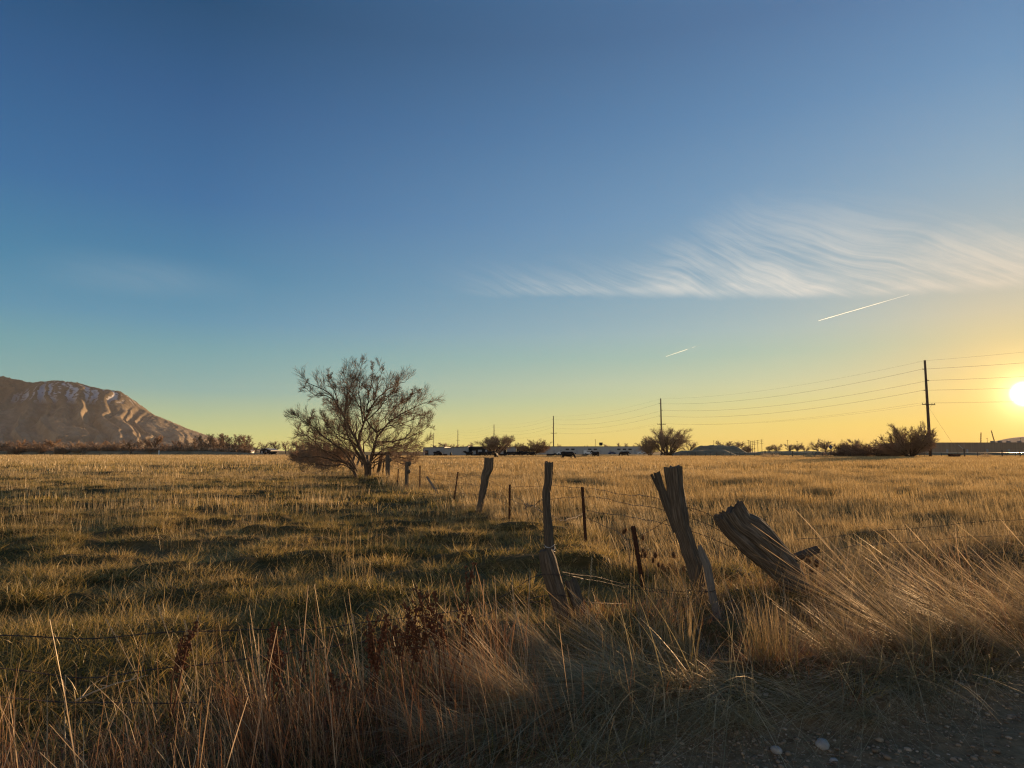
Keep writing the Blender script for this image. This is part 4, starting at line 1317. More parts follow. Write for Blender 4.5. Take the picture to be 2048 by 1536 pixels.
# right of the big tree
RT = 'bare trees along the far edge of the right field'
spec_r = [('vase', 0, 'a', 990, 866, 70, 300, 'bare fan shaped tree beside the fourth power pole'), ('round', 1, 'b', 1064, 876, 64, 285, 'dense round bare bush between two power poles'),
          ('vase', 1, 'a', 1335, 851, 96, 225, 'large bare spreading tree behind the second power pole'), ('shrub', 1, 'a', 1300, 868, 62, 228, 'leaning bare shrub left of the second power pole'),
          ('broad', 0, 'a', 1381, 880, 36, 330, 'small bare tree right of the large spreading tree'), ('round', 0, 'b', 1820, 841, 104, 172, 'bare glowing tree left of the nearest power pole'),
          ('shrub', 0, 'b', 1690, 878, 60, 190, 'tall brown bush at the left of the thicket near the sign'), ('brush', 0, 'b', 1722, 884, 74, 185, 'dense brown bush in the middle of the right thicket'),
          ('brush', 1, 'b', 1758, 888, 66, 182, 'low brown bush between the thicket and the glowing tree'), ('brush', 0, 'b', 1786, 892, 60, 180, 'low bush at the foot of the glowing tree'),
          ('brush', 1, 'b', 1684, 892, 56, 184, 'low bush right beside the diamond sign'),
          ('broad', 0, 'a', 1455, 879, 44, 430, 'far bare tree right of the grassy mound'), ('broad', 1, 'a', 1470, 882, 36, 440, 'far bare tree second right of the grassy mound'), ('shrub', 1, 'a', 1493, 888, 34, 420, 'far round bush beside the row of tiny pylons'),
          ('broad', 2, 'a', 1536, 888, 24, 420, 'small far tree right of the tiny pylons'), ('broad', 0, 'a', 1552, 886, 24, 425, 'small far tree left of the pair above the road'), ('broad', 1, 'a', 1578, 887, 26, 420, 'far tree above the middle of the pale road'),
          ('broad', 2, 'a', 1594, 884, 26, 425, 'far tree left of the gap before the sign'), ('broad', 1, 'a', 1610, 889, 22, 430, 'thin low far tree in the gap before the sign'), ('broad', 0, 'a', 1636, 881, 32, 400, 'far tree left of the diamond sign'),
          ('broad', 2, 'a', 1652, 876, 32, 395, 'tallest far tree behind the diamond sign'), ('broad', 1, 'a', 1708, 876, 36, 300, 'bare tree rising above the right thicket'), ('broad', 0, 'a', 1740, 884, 40, 310, 'hazy tree behind the right thicket'), ('broad', 2, 'a', 1768, 888, 40, 310, 'hazy tree between thicket and glowing tree'),
          ('broad', 0, 'a', 872, 886, 26, 520, 'far tree over the left end of the grey sheds'), ('broad', 1, 'a', 888, 884, 30, 520, 'far tree behind the pale gabled shed roof'), ('broad', 2, 'a', 903, 887, 28, 520, 'far tree left of the fifth power pole'),
          ('broad', 1, 'a', 934, 887, 26, 520, 'far tree over the right end of the pale gabled shed'), ('broad', 0, 'a', 1030, 889, 26, 520, 'far tree above the grey shed beside the dense bush'),
          ('broad', 2, 'a', 1119, 886, 10, 560, 'tiny far tree right of the third power pole'), ('broad', 0, 'a', 1170, 889, 14, 560, 'tiny far tree left of the roof box'), ('broad', 1, 'a', 1213, 887, 14, 560, 'tiny far tree right of the roof box'),
          ('poplar', 0, 'a', 1238, 885, 9, 560, 'left one of two thin far trees above the long shed'), ('poplar', 1, 'a', 1250, 886, 9, 560, 'right one of two thin far trees above the long shed'), ('broad', 2, 'a', 1272, 888, 14, 560, 'tiny far tree above the right end of the long shed'),
          ('broad', 1, 'a', 1920, 884, 22, 520, 'hazy far tree over the long tan warehouse'), ('broad', 2, 'a', 1893, 885, 20, 520, 'small hazy far tree right of the nearest power pole')]
for k, i, key, px, yt, wp, Yd, lab in spec_r:
    place_tree(k, i, key, px, yt, 912, Yd, lab, RT, g.uniform(0, 6.28), wp)


# round tan brush by the far fence
for px, py, w_, lab in ((1552, 905, 13, 'round straw coloured brush at the far fence, right one of a pair'), (1532, 907, 14, 'straw coloured brush at the far fence, left one of a pair'), (1973, 912, 12, 'pale glowing brush right of the dark trough'), (1619, 908, 10, 'small dark brush beside the leaning far post')):
    p = at(px, 915, 165)
    vv, ff, tt_ = blades(500, w_ * 165 / F / 2.4, 0.95, 0.3, 0.03, lean_v=0.7, curl=0.4, segs=2, seed=px, spread=0.9, tint=(0.5, 1.0))
    o = clump('round_brush', 'bunch' if px != 1619 else 'matted', (vv, ff, tt_))
    link(o)
    o.location = (p[0], 165, hgt(p[0], 165))
    o.scale = (1, 1, 1.25)
    tag(o, lab, 'bush', 'round brush along the far fence')

# ------------------------------------------------------------------ cattle
def cow_mesh(pose, seed):
    """One continuous black cow about 2.3 m long, facing +X, standing on z = 0."""
    mb = MB()
    # trunk: deep chest, narrower flank, level back
    secs = [(-1.02, 1.12, .12, .16), (-0.92, 1.12, .25, .27), (-0.65, 1.06, .33, .36), (-0.25, 0.98, .37, .40), (0.15, 0.95, .37, .42), (0.5, 0.96, .33, .42), (0.75, 1.03, .27, .36), (0.9, 1.08, .2, .28)]
    lie = pose == 'lying'
    dz = -0.58 if lie else 0.0
    P = np.array([(x, 0, z + dz) for x, z, _, _ in secs])
    n = 14
    th = np.arange(n) * 2 * math.pi / n
    V = []
    for (x, z, ry, rz) in secs:
        V.append(np.stack([np.full(n, x), ry * np.cos(th), z + dz + rz * np.sin(th)], -1))
    V = np.concatenate(V)
    i = np.arange(n)
    q = np.concatenate([np.stack([k * n + i, k * n + (i + 1) % n, (k + 1) * n + (i + 1) % n, (k + 1) * n + i], -1) for k in range(len(secs) - 1)])
    mb.add(V, q, [list(range(n))[::-1], list(range((len(secs) - 1) * n, len(secs) * n))])
    if pose == 'grazing':
        neck = [(0.7, 0, 1.15), (1.0, 0, 0.95), (1.22, 0, 0.62), (1.3, 0, 0.42)]
        head = [(1.22, 0, 0.55), (1.34, 0, 0.36), (1.45, 0, 0.16), (1.49, 0, 0.08)]
    else:
        neck = [(0.65, 0, 1.12 + dz), (0.95, 0, 1.26 + dz), (1.2, 0, 1.42 + dz), (1.28, 0, 1.45 + dz)]
        head = [(1.2, 0, 1.47 + dz), (1.38, 0, 1.38 + dz), (1.58, 0, 1.24 + dz), (1.66, 0, 1.18 + dz)]
    mb.tube(neck, [0.29, 0.23, 0.17, 0.14], 10)
    mb.tube(head, [0.14, 0.15, 0.10, 0.085], 10)
    h1 = np.array(head[0])
    for s in (-1, 1):
        mb.tube([h1 + (0.02, 0.10 * s, 0.03), h1 + (-0.03, 0.24 * s, 0.0)], [0.055, 0.03], 6)
    if lie:
        for s in (-1, 1):
            mb.tube([(0.55, 0.25 * s, 0.28), (0.85, 0.3 * s, 0.12), (0.55, 0.3 * s, 0.07)], [0.14, 0.09, 0.06], 7)
            mb.tube([(-0.7, 0.28 * s, 0.32), (-0.25, 0.42 * s, 0.14), (-0.7, 0.42 * s, 0.08)], [0.2, 0.1, 0.06], 7)
    else:
        for s in (-1, 1):
            o_ = 0.07 * s
            mb.tube([(0.62, 0.2 * s, 0.85), (0.6 + o_, 0.21 * s, 0.62), (0.61 + o_, 0.2 * s, 0.42), (0.6 + o_, 0.2 * s, 0.38), (0.59 + o_, 0.2 * s, 0.1), (0.62 + o_, 0.2 * s, 0.0)], [0.15, 0.10, 0.075, 0.08, 0.055, 0.075], 8)
            mb.tube([(-0.72, 0.2 * s, 0.98), (-0.68 - o_, 0.22 * s, 0.72), (-0.84 - o_, 0.21 * s, 0.46), (-0.86 - o_, 0.21 * s, 0.42), (-0.82 - o_, 0.21 * s, 0.1), (-0.78 - o_, 0.21 * s, 0.0)], [0.22, 0.16, 0.085, 0.08, 0.055, 0.075], 8)
    mb.tube([(-1.0, 0, 1.3 + dz), (-1.1, 0, 1.2 + dz), (-1.13, 0, 0.8 + dz * 0.6), (-1.12, 0, 0.45 + dz * 0.4), (-1.12, 0, 0.36 + dz * 0.4)], [0.05, 0.045, 0.03, 0.055, 0.02], 6)
    o = mb.build('cow', M['hide'], None, True)
    md = o.modifiers.new('join', 'REMESH')
    md.mode = 'VOXEL'
    md.voxel_size = 0.035
    dg = bpy.context.evaluated_depsgraph_get()
    me = bpy.data.meshes.new_from_object(o.evaluated_get(dg))
    bpy.data.objects.remove(o)
    me.materials.clear()
    me.materials.append(M['hide'])
    me.polygons.foreach_set('use_smooth', np.ones(len(me.polygons), bool))
    return me


COWS = {p: cow_mesh(p, 1) for p in ('grazing', 'standing', 'lying')}
CG = 'black cattle in the right field'
for px, Yd, pose, rz, s, label in [
        (1135, 128, 'grazing', 0.1, 1.0, 'large black cow grazing with its head to the right, nearest of the herd'),
        (1191, 165, 'standing', 2.2, 1.0, 'black cow seen nearly end on, right of the large grazing cow'),
        (1249, 190, 'grazing', 3.0, 1.05, 'rightmost black cow of the herd, head down to the left'),
        (1169, 205, 'lying', 0.4, 0.8, 'small black calf between the grazing cow and the end on cow'),
        (992, 138, 'standing', -1.75, 0.85, 'black cow facing the camera above the thick notched wooden post'),
        (875, 200, 'grazing', 0.3, 1.0, 'leftmost black cow, at the left end of the grey sheds'), (887, 208, 'lying', 3.0, 1.0, 'black cow lying just right of the leftmost cow'),
        (902, 205, 'standing', -1.5, 0.8, 'small black cow facing the camera beside the fifth power pole'), (938, 200, 'standing', 3.4, 1.0, 'black cow standing at the right end of the pale gabled shed'),
        (955, 210, 'lying', 0.2, 0.8, 'small black cow lying below the dark open shed'), (965, 203, 'grazing', 0.0, 1.0, 'black cow left of the pair below the dark open shed'), (977, 206, 'standing', 0.15, 1.0, 'black cow right of the pair below the dark open shed'),
        (1006, 205, 'lying', 3.2, 1.0, 'black cow lying between the fan shaped tree and the long cow row'),
        (1021, 202, 'grazing', 3.3, 1.0, 'first black cow of the tight row left of the dense bush'), (1035, 206, 'standing', 0.1, 1.0, 'second black cow of the tight row left of the dense bush'), (1049, 204, 'standing', 3.1, 1.0, 'third black cow of the tight row, under the dense bush'),
        (1062, 208, 'grazing', -0.2, 1.0, 'last black cow of the tight row, right under the dense bush'), (1101, 208, 'lying', 0.0, 1.0, 'black cow lying beside the third power pole'), (1118, 212, 'lying', 2.9, 0.8, 'small dark calf lying just right of the third power pole'),
        (531, 255, 'standing', 2.0, 1.0, 'left one of two far black cows in the left pasture'), (547, 250, 'grazing', 3.2, 1.0, 'right one of two far black cows in the left pasture')]:
    p = at(px, 903, Yd)
    o = link(bpy.data.objects.new('cow', COWS[pose]))
    o.location = (p[0], Yd, float(hgt(p[0], Yd)))
    o.rotation_euler = (0, 0, rz)
    o.scale = (s * 1.12, s * 1.12, s * 1.12)
    tag(o, label, 'cow', CG if px > 600 else 'black cattle in the left pasture')


# ------------------------------------------------------------------ power line
LDIR = np.array([-0.284, 0.959])
PERP = np.array([0.959, 0.284])
POLES = [(154, 37), (111, 182), (68.8, 315), (28.5, 470), (-16.3, 620), (-60.5, 765), (-104, 905)]
HP = 26.0
ARM = [(23.6, -1), (20.6, 1), (17.9, -1)]


def make_pole():
    e = empty('power_pole')
    MB().tube([(0, 0, -0.5), (0, 0, 8), (0, 0, 17), (0, 0, HP)], [0.42, 0.38, 0.33, 0.27], 14).build('pole', M['pole'], e, True)
    for z, s in ARM:
        b = MB()
        for k in range(6):
            x = s * (0.28 + 0.13 * k)
            b.tube([(x, 0, z), (x + s * 0.06, 0, z + 0.01)], [0.13, 0.07], 9)
        b.tube([(0, 0, z - 0.02), (s * 1.1, 0, z + 0.02)], [0.05, 0.035], 7)
        b.build('insulator', M['porcelain'], e)
    ca = MB().box((0, -0.36, 14.05), (4.4, 0.14, 0.2)).build('crossarm', M['pole'], e)
    for x in (-2.0, -1.15, 1.15, 2.0):
        MB().tube([(x, -0.36, 14.15), (x, -0.36, 14.3), (x, -0.36, 14.42), (x, -0.36, 14.5)], [0.03, 0.08, 0.10, 0.05], 8).build('pin_insulator', M['porcelain'], ca)
    for s in (-1, 1):
        MB().tube([(s * 0.9, -0.45, 14.0), (s * 0.3, -0.40, 13.2)], [0.025, 0.025], 5).build('brace', M['rust'], e)
    return e


pole0 = make_pole()
PL = ['tall power pole nearest the camera off the right edge', 'tallest wooden power pole in view, beside the setting sun', 'second wooden power pole, in front of the large bare spreading tree', 'third wooden power pole, right of the dense round bush', 'fourth wooden power pole, in front of the fan shaped tree',
      'fifth wooden power pole, in front of the pale gabled shed', 'farthest wooden power pole, at the right edge of the big bare tree']
for i, (x, y) in enumerate(POLES):
    o = pole0 if i == 0 else copy_tree(pole0)
    o.location = (x, y, 0)
    o.rotation_euler = (0, 0, math.atan2(PERP[1], PERP[0]))
    tag(o, PL[i], 'power pole', 'power poles marching across the far field')
    if i == 1:
        MB().tube([(0.3, 0, 13.4), (6.0, -4.0, 0.0)], [0.022, 0.022], 4).build('guy_wire', M['cable'], o)


def cable(off, z, label, sag=2.2, r=0.024):
    pts = []
    for a, b in zip(POLES[:-1], POLES[1:]):
        a, b = np.array(a, float), np.array(b, float)
        for t in np.linspace(0, 1, 18, endpoint=False):
            p = a + (b - a) * t + PERP * off
            pts.append((p[0], p[1], z - sag * 4 * t * (1 - t)))
    p = np.array(POLES[-1]) + PERP * off
    pts.append((p[0], p[1], z))
    pts = np.array(pts)
    o = MB().tube(pts - pts[0], r, 4, False).build('power_cable', M['cable'])
    o.location = pts[0]
    tag(o, label, 'cable', 'cables strung between the power poles')


cable(0, HP - 0.1, 'thin topmost cable from pole top to pole top', 2.4, 0.014)
cable(-1.0, 23.6, 'upper cable on the left arms of the power poles', 2.9)
cable(1.0, 20.6, 'middle cable on the right arms of the power poles', 2.9)
cable(-1.0, 17.9, 'third cable on the lowest left arms of the power poles', 2.9)
cable(-2.0, 14.5, 'thin cable at the left end of the crossarms', 2.4, 0.012)
cable(2.0, 14.5, 'thin cable at the right end of the crossarms', 2.4, 0.012)


# ------------------------------------------------------------------ buildings
def shed(px0, px1, ytop, Y, depth, label, wall, roof, name='shed', gable=0.0, slope=0.0, openings=(), cat='shed'):
    a, b = at(px0, 903, Y), at(px1, 903, Y)
    h = EYE + (903 - ytop) / F * Y
    w = b[0] - a[0]
    e = empty(name, (a[0], Y, 0))
    mb = MB()
    hl, hr = h - slope, h
    prof = [(0, 0), (w, 0), (w, hr - gable)] + ([(w / 2, h)] if gable else []) + [(0, hl - gable)]
    n = len(prof)
    V = [(x, 0, z) for x, z in prof] + [(x, depth, z) for x, z in prof]
    mb.add(V)
    b0 = 0
    if n == 4:
        mb.f.append(np.array([[0, 1, 2, 3]]))
        mb.f.append(np.array([[7, 6, 5, 4]]))
    else:
        mb.f.append(np.array([[0, 1, 2, 3, 4]]))
        mb.f.append(np.array([[9, 8, 7, 6, 5]]))
    mb.f.append(np.array([[i, i + n, (i + 1) % n + n, (i + 1) % n] for i in range(n)]))
    mb.build('wall', M[wall], e)
    rb = MB()
    ov = 0.3
    segs = list(zip(prof[2:], prof[3:]))
    for (x1, z1), (x2, z2) in segs:
        d1, d2 = (ov if x1 == w else 0), (ov if x2 == 0 else 0)
        V = []
        for yy in (-ov, depth + ov):
            for zz in (0.05, 0.28):
                V += [(x1 + d1, yy, z1 + zz), (x2 - d2, yy, z2 + zz)]
        rb.add(V, [[0, 1, 3, 2], [4, 6, 7, 5], [2, 3, 7, 6], [0, 4, 5, 1], [0, 2, 6, 4], [1, 5, 7, 3]])
    rb.build('roof', M[roof], e)
    for (u0, u1, z0, z1, kind) in openings:
        x0, x1 = w * u0, w * u1
        o_ = MB().box(((x0 + x1) / 2, -0.06, (z0 + z1) / 2), (x1 - x0, 0.12, z1 - z0)).build({'door': 'door', 'window': 'window', 'bay': 'open_bay', 'panel': 'wall_panel'}[kind], M['dark' if kind in ('bay', 'window') else ('sheet_white' if kind == 'panel' else 'sheet_grey')], e)
    tag(e, label, cat, None)
    return e


shed(846, 889, 895, 330, 30, 'low grey shed at the left end of the row, beside the big tree', 'sheet_grey', 'roof', slope=0.2, openings=[(0.1, 0.25, 0, 2.2, 'bay'), (0.62, 0.78, 0.8, 2.0, 'window')])
shed(889, 936, 893.5, 325, 26, 'pale blue grey shed with a shallow roof slope in the row', 'sheet_grey', 'roof', slope=0.9, openings=[(0.42, 0.5, 0, 2.1, 'door'), (0.84, 0.92, 0.9, 1.9, 'window')])
shed(936.5, 1012, 894, 332, 20, 'long dark open fronted shed in the row', 'dark', 'roof', slope=0.0, openings=[(0.1, 0.2, 0.2, 2.0, 'panel'), (0.26, 0.36, 0.9, 2.4, 'panel'), (0.45, 0.5, 0, 2.4, 'panel'), (0.62, 0.7, 0.4, 2.1, 'panel'), (0.85, 0.93, 0.2, 2.2, 'panel')])
shed(1013, 1033, 894, 328, 22, 'small pale grey shed left of the dense round bush', 'sheet_grey', 'roof', slope=0.3, openings=[(0.3, 0.55, 0, 2.2, 'door')])
shed(1034, 1046, 895, 331, 18, 'narrow dark shed against the dense round bush', 'dark', 'roof', openings=[(0.2, 0.5, 0.2, 2.0, 'panel')])
ls = shed(1082, 1306, 893.6, 430, 40, 'very long white warehouse with a flat roofline behind the herd', 'sheet_white', 'roof', name='warehouse', openings=[(u, u + 0.018, 0, 2.6, 'door') for u in (0.05, 0.11, 0.17, 0.31, 0.37, 0.52, 0.61, 0.83)] + [(u, u + 0.03, 2.6, 3.4, 'window') for u in (0.22, 0.27, 0.42, 0.47, 0.68, 0.73, 0.78, 0.9)], cat='warehouse')
p = at(1202, 903, 445)
b = MB().box((0, 0, 0), (2.0, 2.4, 1.5))
b.box((0, 0, -1.0), (1.7, 2.0, 0.5))
rbx = b.build('roof_box', M['dark'], ls)
rbx.location = (p[0] - ls.location[0], 15, EYE + (903 - 887.5) / F * 445)
tw = shed(1862, 2170, 886.0, 420, 60, 'long low tan warehouse on the horizon below the sun', 'sheet_tan', 'sheet_tan', name='warehouse', openings=[(u, u + 0.012, 0, 3.0, 'door') for u in (0.1, 0.23, 0.36, 0.5, 0.63)], cat='warehouse')
for px in (1986, 2001, 2018, 2040):
    p = at(px, 903, 440)
    v = MB().box((0, 0, 0.5), (1.6, 1.6, 1.0)).box((0, 0, 1.15), (2.0, 2.0, 0.25)).build('roof_vent', M['roof'], tw)
    v.location = (p[0] - tw.location[0], 20, EYE + (903 - 886) / F * 420 + 0.28)
shed(520, 541, 897.5, 400, 14, 'small dark roofed house at the end of the poplar row', 'dark', 'roof', name='house', gable=1.2, openings=[(0.1, 0.25, 0.6, 1.8, 'panel'), (0.5, 0.62, 0, 2.1, 'panel')], cat='house')
shed(493, 500, 900.5, 380, 6, 'tiny white shed at the right end of the poplar row', 'paint_white', 'paint_white', name='shed', gable=0.6, openings=[(0.35, 0.6, 0, 1.6, 'door')])


# parked vehicles and clutter in the yard of the long warehouse
def van(px, Y, L, Hh, mat, label, cat, rz=0.0):
    p = at(px, 903, Y)
    e = empty('parked_' + cat, (p[0], Y, 0), rz)
    prof = {'car': [(-L / 2, .35), (-L / 2, .9), (-L * .36, 1.0), (-L * .25, Hh), (L * .2, Hh), (L * .33, 1.0), (L / 2, .85), (L / 2, .35)],
            'van': [(-L / 2, .4), (-L / 2, Hh), (L * .25, Hh), (L * .38, Hh * .62), (L / 2, Hh * .5), (L / 2, .4)]}[cat]
    n = len(prof)
    b = MB()
    V = [(x, -0.9, z) for x, z in prof] + [(x, 0.9, z) for x, z in prof]
    b.add(V)
    b.f.append(np.array([list(range(n))]))
    b.f.append(np.array([list(range(n, 2 * n))[::-1]]))
    b.f.append(np.array([[i, i + n, (i + 1) % n + n, (i + 1) % n] for i in range(n)]))
    b.build('body', M[mat], e)
    for x in (-L * .3, L * .3):
        for s in (-0.88, 0.88):
            MB().tube([(x, s - 0.1, .34), (x, s + 0.1, .34)], [.34, .34], 12).build('wheel', M['dark'], e)
    MB().box((-L * .03, -0.905, Hh * .78), (L * .34, 0.02, Hh * .2)).build('side_window', M['dark'], e)
    tag(e, label, cat, 'vehicles parked before the long white warehouse')


for px, Y, L, Hh, mat, label, cat, rz in [(1122, 400, 4.6, 1.5, 'paint_white', 'white car parked left before the long white warehouse', 'car', 0.1), (1146, 396, 4.5, 1.45, 'sheet_grey', 'grey car parked before the long white warehouse, left of the roof box', 'car', 3.1),
                                      (1177, 402, 5.6, 2.3, 'paint_white', 'white van parked before the warehouse, below left of the roof box', 'van', 0.0), (1224, 398, 4.6, 1.5, 'paint_blue', 'dark blue car parked right of the roof box', 'car', 0.1),
                                      (1254, 404, 5.6, 2.3, 'sheet_grey', 'grey van parked near the right end of the long warehouse', 'van', 3.14), (1283, 400, 4.6, 1.5, 'paint_white', 'white car parked at the right end of the long warehouse', 'car', 0.2)]:
    van(px, Y, L, Hh, mat, label, cat, rz)


# grassy mound and distant hills
def hill(name, px0, px1, ytop, Y, depth, mat, label, seed, cat='mound'):
    a, b = at(px0, 903, Y)[0], at(px1, 903, Y)[0]
    h = EYE + (903 - ytop) / F * Y
    nx_, ny_ = 70, 14
    u, v = np.meshgrid(np.linspace(0, 1, nx_), np.linspace(0, 1, ny_))
    z = h * np.sin(np.pi * v) ** 0.8 * sstep(0, 0.25, u) * sstep(0, 0.25, 1 - u) * (0.85 + 0.3 * (fbm(u * 7 + seed, v * 2, seed, 4) - 0.5)) - 0.05
    iv_ = np.arange(nx_ * ny_).reshape(ny_, nx_)
    q_ = np.stack([iv_[:-1, :-1], iv_[:-1, 1:], iv_[1:, 1:], iv_[1:, :-1]], -1).reshape(-1, 4)
    m_ = mesh_from(name, np.stack([a + (b - a) * u, Y + depth * (v - 0.5), z], -1).reshape(-1, 3), [q_], True)
    m_.materials.append(mat)
    o = link(bpy.data.objects.new(name, m_))
    tag(o, label, cat, kind='structure')
    return o


mound_m = rough_mat('mound_earth', [(0.3, (0.14, 0.11, 0.055)), (0.6, (0.30, 0.22, 0.115)), (0.8, (0.40, 0.30, 0.17))], 0.25, bump=0)
hill('mound', 1372, 1495, 888.5, 300, 30, mound_m, 'grassy earth mound beyond the far fence', 3)
hill('mound', 1330, 1480, 898, 240, 16, mound_m, 'long low earth bank in front of the grassy mound', 8)
hill('bank', 1480, 1680, 900.6, 290, 16, mound_m, 'low bank carrying the far road', 12)
hill('bank', -400, 640, 900.3, 322, 10, mound_m, 'low weedy bank at the far edge of the left pasture', 15)

# the far road on its embankment, glinting under the sun
asph = rough_mat('far_asphalt', [(0.3, (0.07, 0.068, 0.065)), (0.7, (0.11, 0.105, 0.10))], 0.5, rough=0.32, bump=0, spec=0.5)
mb, eb = MB(), MB()
pts, ept = [], []
for x in np.linspace(70, 420, 40):
    yy = 275 - 0.06 * (x - 70)
    ept += [(x, yy - 6.5, -0.05), (x, yy - 3.4, 1.15), (x, yy + 3.4, 1.17), (x, yy + 6.5, -0.05)]
    pts += [(x, yy - 3.3, 1.165), (x, yy + 3.3, 1.19)]
i = np.arange(39)[:, None] * 4 + np.arange(3)[None]
eb.add(ept, np.stack([i, i + 1, i + 5, i + 4], -1).reshape(-1, 4))
tag(eb.build('embankment', mound_m), 'low earth embankment under the far road', 'embankment', kind='structure')
i = np.arange(39) * 2
mb.add(pts, np.stack([i, i + 1, i + 3, i + 2], -1))
road = mb.build('road', asph)
tag(road, 'pale far road on a low embankment under the sun', 'road', kind='structure')


# ------------------------------------------------------------------ far fences
FF = 'posts of the far fence across the right field'
g = np.random.default_rng(91)
side_words = ['left of the large spreading tree', 'below the grassy mound', 'left of the straw coloured brush', 'right of the straw coloured brush', 'left of the diamond sign', 'before the right thicket', 'right of the nearest power pole', 'under the sun']
FPX = [1322, 1345, 1362, 1374, 1392, 1410, 1420, 1432, 1446, 1462, 1473, 1479, 1490, 1508, 1530, 1566, 1585, 1606, 1627, 1645, 1674, 1700, 1726, 1752, 1773, 1838, 1848, 1863, 1883, 1916, 1955, 1975, 2013, 2030, 2060]
slots = {}
pl = []
FT = []
for px in FPX:
    Yd = 186 - (px - 1322) * 0.018
    p = at(px, 903, Yd)
    hP = g.uniform(1.25, 1.5)
    r = g.uniform(0.06, 0.09)
    lx = g.normal(0, 0.12)
    z0 = float(hgt(p[0], Yd))
    mb = MB().tube([(0, 0, -0.2), (lx * hP * 0.5, 0, hP * 0.5), (lx * hP, 0, hP)], [r * 1.1, r, r * 0.85], 7)
    o = mb.build('fence_post', M['post_far'])
    o.location = (p[0], Yd, z0)
    FT.append((p[0], Yd, z0 + hP * 0.85))
    k = 0 if px < 1372 else 1 if px < 1480 else 2 if px < 1532 else 3 if px < 1600 else 4 if px < 1662 else 5 if px < 1790 else 6 if px < 1950 else 7
    slots.setdefault(k, []).append(o)
for k, lst in slots.items():
    for i, o in enumerate(lst):
        o_ = ORD[i] if i else 'leftmost'
        tag(o, 'small dark far fence post %s, %s' % (side_words[k], o_ + (' from the left' if i else '')), 'fence post', FF)
for px, ytop, lean, lab in ((1530, 901.5, 0.02, 'thick dark far post beside the straw coloured brush pair'), (1585, 902, 0.0, 'thick far post left of the leaning far post'), (1627, 904, 0.5, 'far post leaning sharply right, left of the diamond sign'), (1541, 906, 0.7, 'slanting brace post beside the straw coloured brush'), (1929, 897.5, -0.04, 'thick tall far post right of the dark trough'), (2041, 903, -0.2, 'thick leaning far post at the right edge under the sun'), (2004, 900, 0.0, 'tall thin far post under the cranes')):
    Yd = 172
    p = at(px, 903, Yd)
    hP = EYE + (903 - ytop) / F * Yd
    mb = MB().tube([(0, 0, -0.2), (lean * hP * 0.5, 0, hP * 0.5), (lean * hP, 0, hP)], [0.15, 0.14, 0.13], 8)
    o = mb.build('fence_post', M['post_far'])
    o.location = (p[0], Yd, float(hgt(p[0], Yd)))
    tag(o, lab, 'fence post', 'stout posts of the far fence')
for hh, lab in ((0.0, 'upper wire of the far fence across the right field'), (-0.5, 'lower wire of the far fence across the right field')):
    T_ = np.array(FT) + (0, 0, hh)
    o = MB().tube(T_ - T_[0], 0.012, 4, False).build('fence_wire', M['wire'])
    o.location = T_[0]
    tag(o, lab, 'wire', 'wires of the far fence')
for i, (px, hP) in enumerate(((90, 1.5), (101, 1.5), (128, 1.45), (143, 1.55), (165, 1.3), (200, 1.35))):
    p = at(px, 903, 215)
    o = MB().tube([(0, 0, -0.2), (0.02, 0, hP)], [0.1, 0.09], 7).build('fence_post', M['post_far'])
    o.location = (p[0], 215, float(hgt(p[0], 215)))
    tag(o, 'short dark post in the far left pasture, %s from the left' % ORD[i], 'fence post', 'posts in the far left pasture')
p = at(318, 903, 316)
o = MB().tube([(0, 0, -0.2), (0, 0, 2.0)], [0.28, 0.26], 8).ball((0, 0, 2.0), (0.3, 0.3, 0.15), 8, 5).build('marker_post', M['paint_white'])
o.location = (p[0], 316, 0)
tag(o, 'white marker post at the foot of the tallest round tree', 'post')

# diamond road sign seen from behind
p = at(1661.5, 903, 178)
e = empty('road_sign', (p[0], 178, 0), 0.15)
MB().tube([(0, 0, -0.2), (0, 0, 3.1)], [0.045, 0.045], 6).build('post', M['rust'], e)
MB().add([(x * 0.66, y, 2.75 + z * 0.66) for y in (-0.05, -0.02) for x, z in ((0, -1), (1, 0), (0, 1), (-1, 0))], [[0, 1, 2, 3], [7, 6, 5, 4], [0, 4, 5, 1], [1, 5, 6, 2], [2, 6, 7, 3], [3, 7, 4, 0]]).build('sign_plate', M['paint_blue'], e)
tag(e, 'dark diamond road sign on a thin post at the left of the thicket', 'road sign')
# trough
p = at(1908, 903, 168)
e = empty('trough', (p[0], 168, 0), 0.05)
MB().box((0, 0, 0.55), (2.2, 1.2, 0.75), taper=1.06).build('tank', M['rust'], e)
for x in (-0.85, 0.85):
    MB().box((x, 0, 0.08), (0.14, 1.0, 0.3)).build('leg', M['rust'], e)
MB().box((0, 0, 0.96), (2.36, 1.36, 0.07)).build('rim', M['rust'], e)
tag(e, 'dark box shaped trough right of the nearest power pole', 'trough')

# cranes and masts on the skyline
def lattice(name, base_px, top_px, Y, label, cat):
    a, b = at(base_px[0], base_px[1], Y), at(top_px[0], top_px[1], Y)
    d = b - a
    mb = MB()
    L = np.linalg.norm(d)
    d1 = d / L
    s1 = np.cross(d1, (0, 1, 0))
    s1 /= np.linalg.norm(s1)
    s2 = np.cross(d1, s1)
    w = 0.32
    n = 10
    cor = [w * (s1 + s2), w * (s1 - s2), -w * (s1 + s2), -w * (s1 - s2)]
    for c in cor:
        mb.tube([c, d + c * 0.5], [0.13, 0.10], 4)
    for k in range(n):
        for q_ in range(4):
            mb.tube([d * k / n + cor[q_], d * (k + 1) / n + cor[(q_ + 1) % 4]], [0.06, 0.06], 3)
    o = mb.build(name, M['crane'])
    o.location = a
    tag(o, label, cat, 'crane booms on the horizon')
    return o


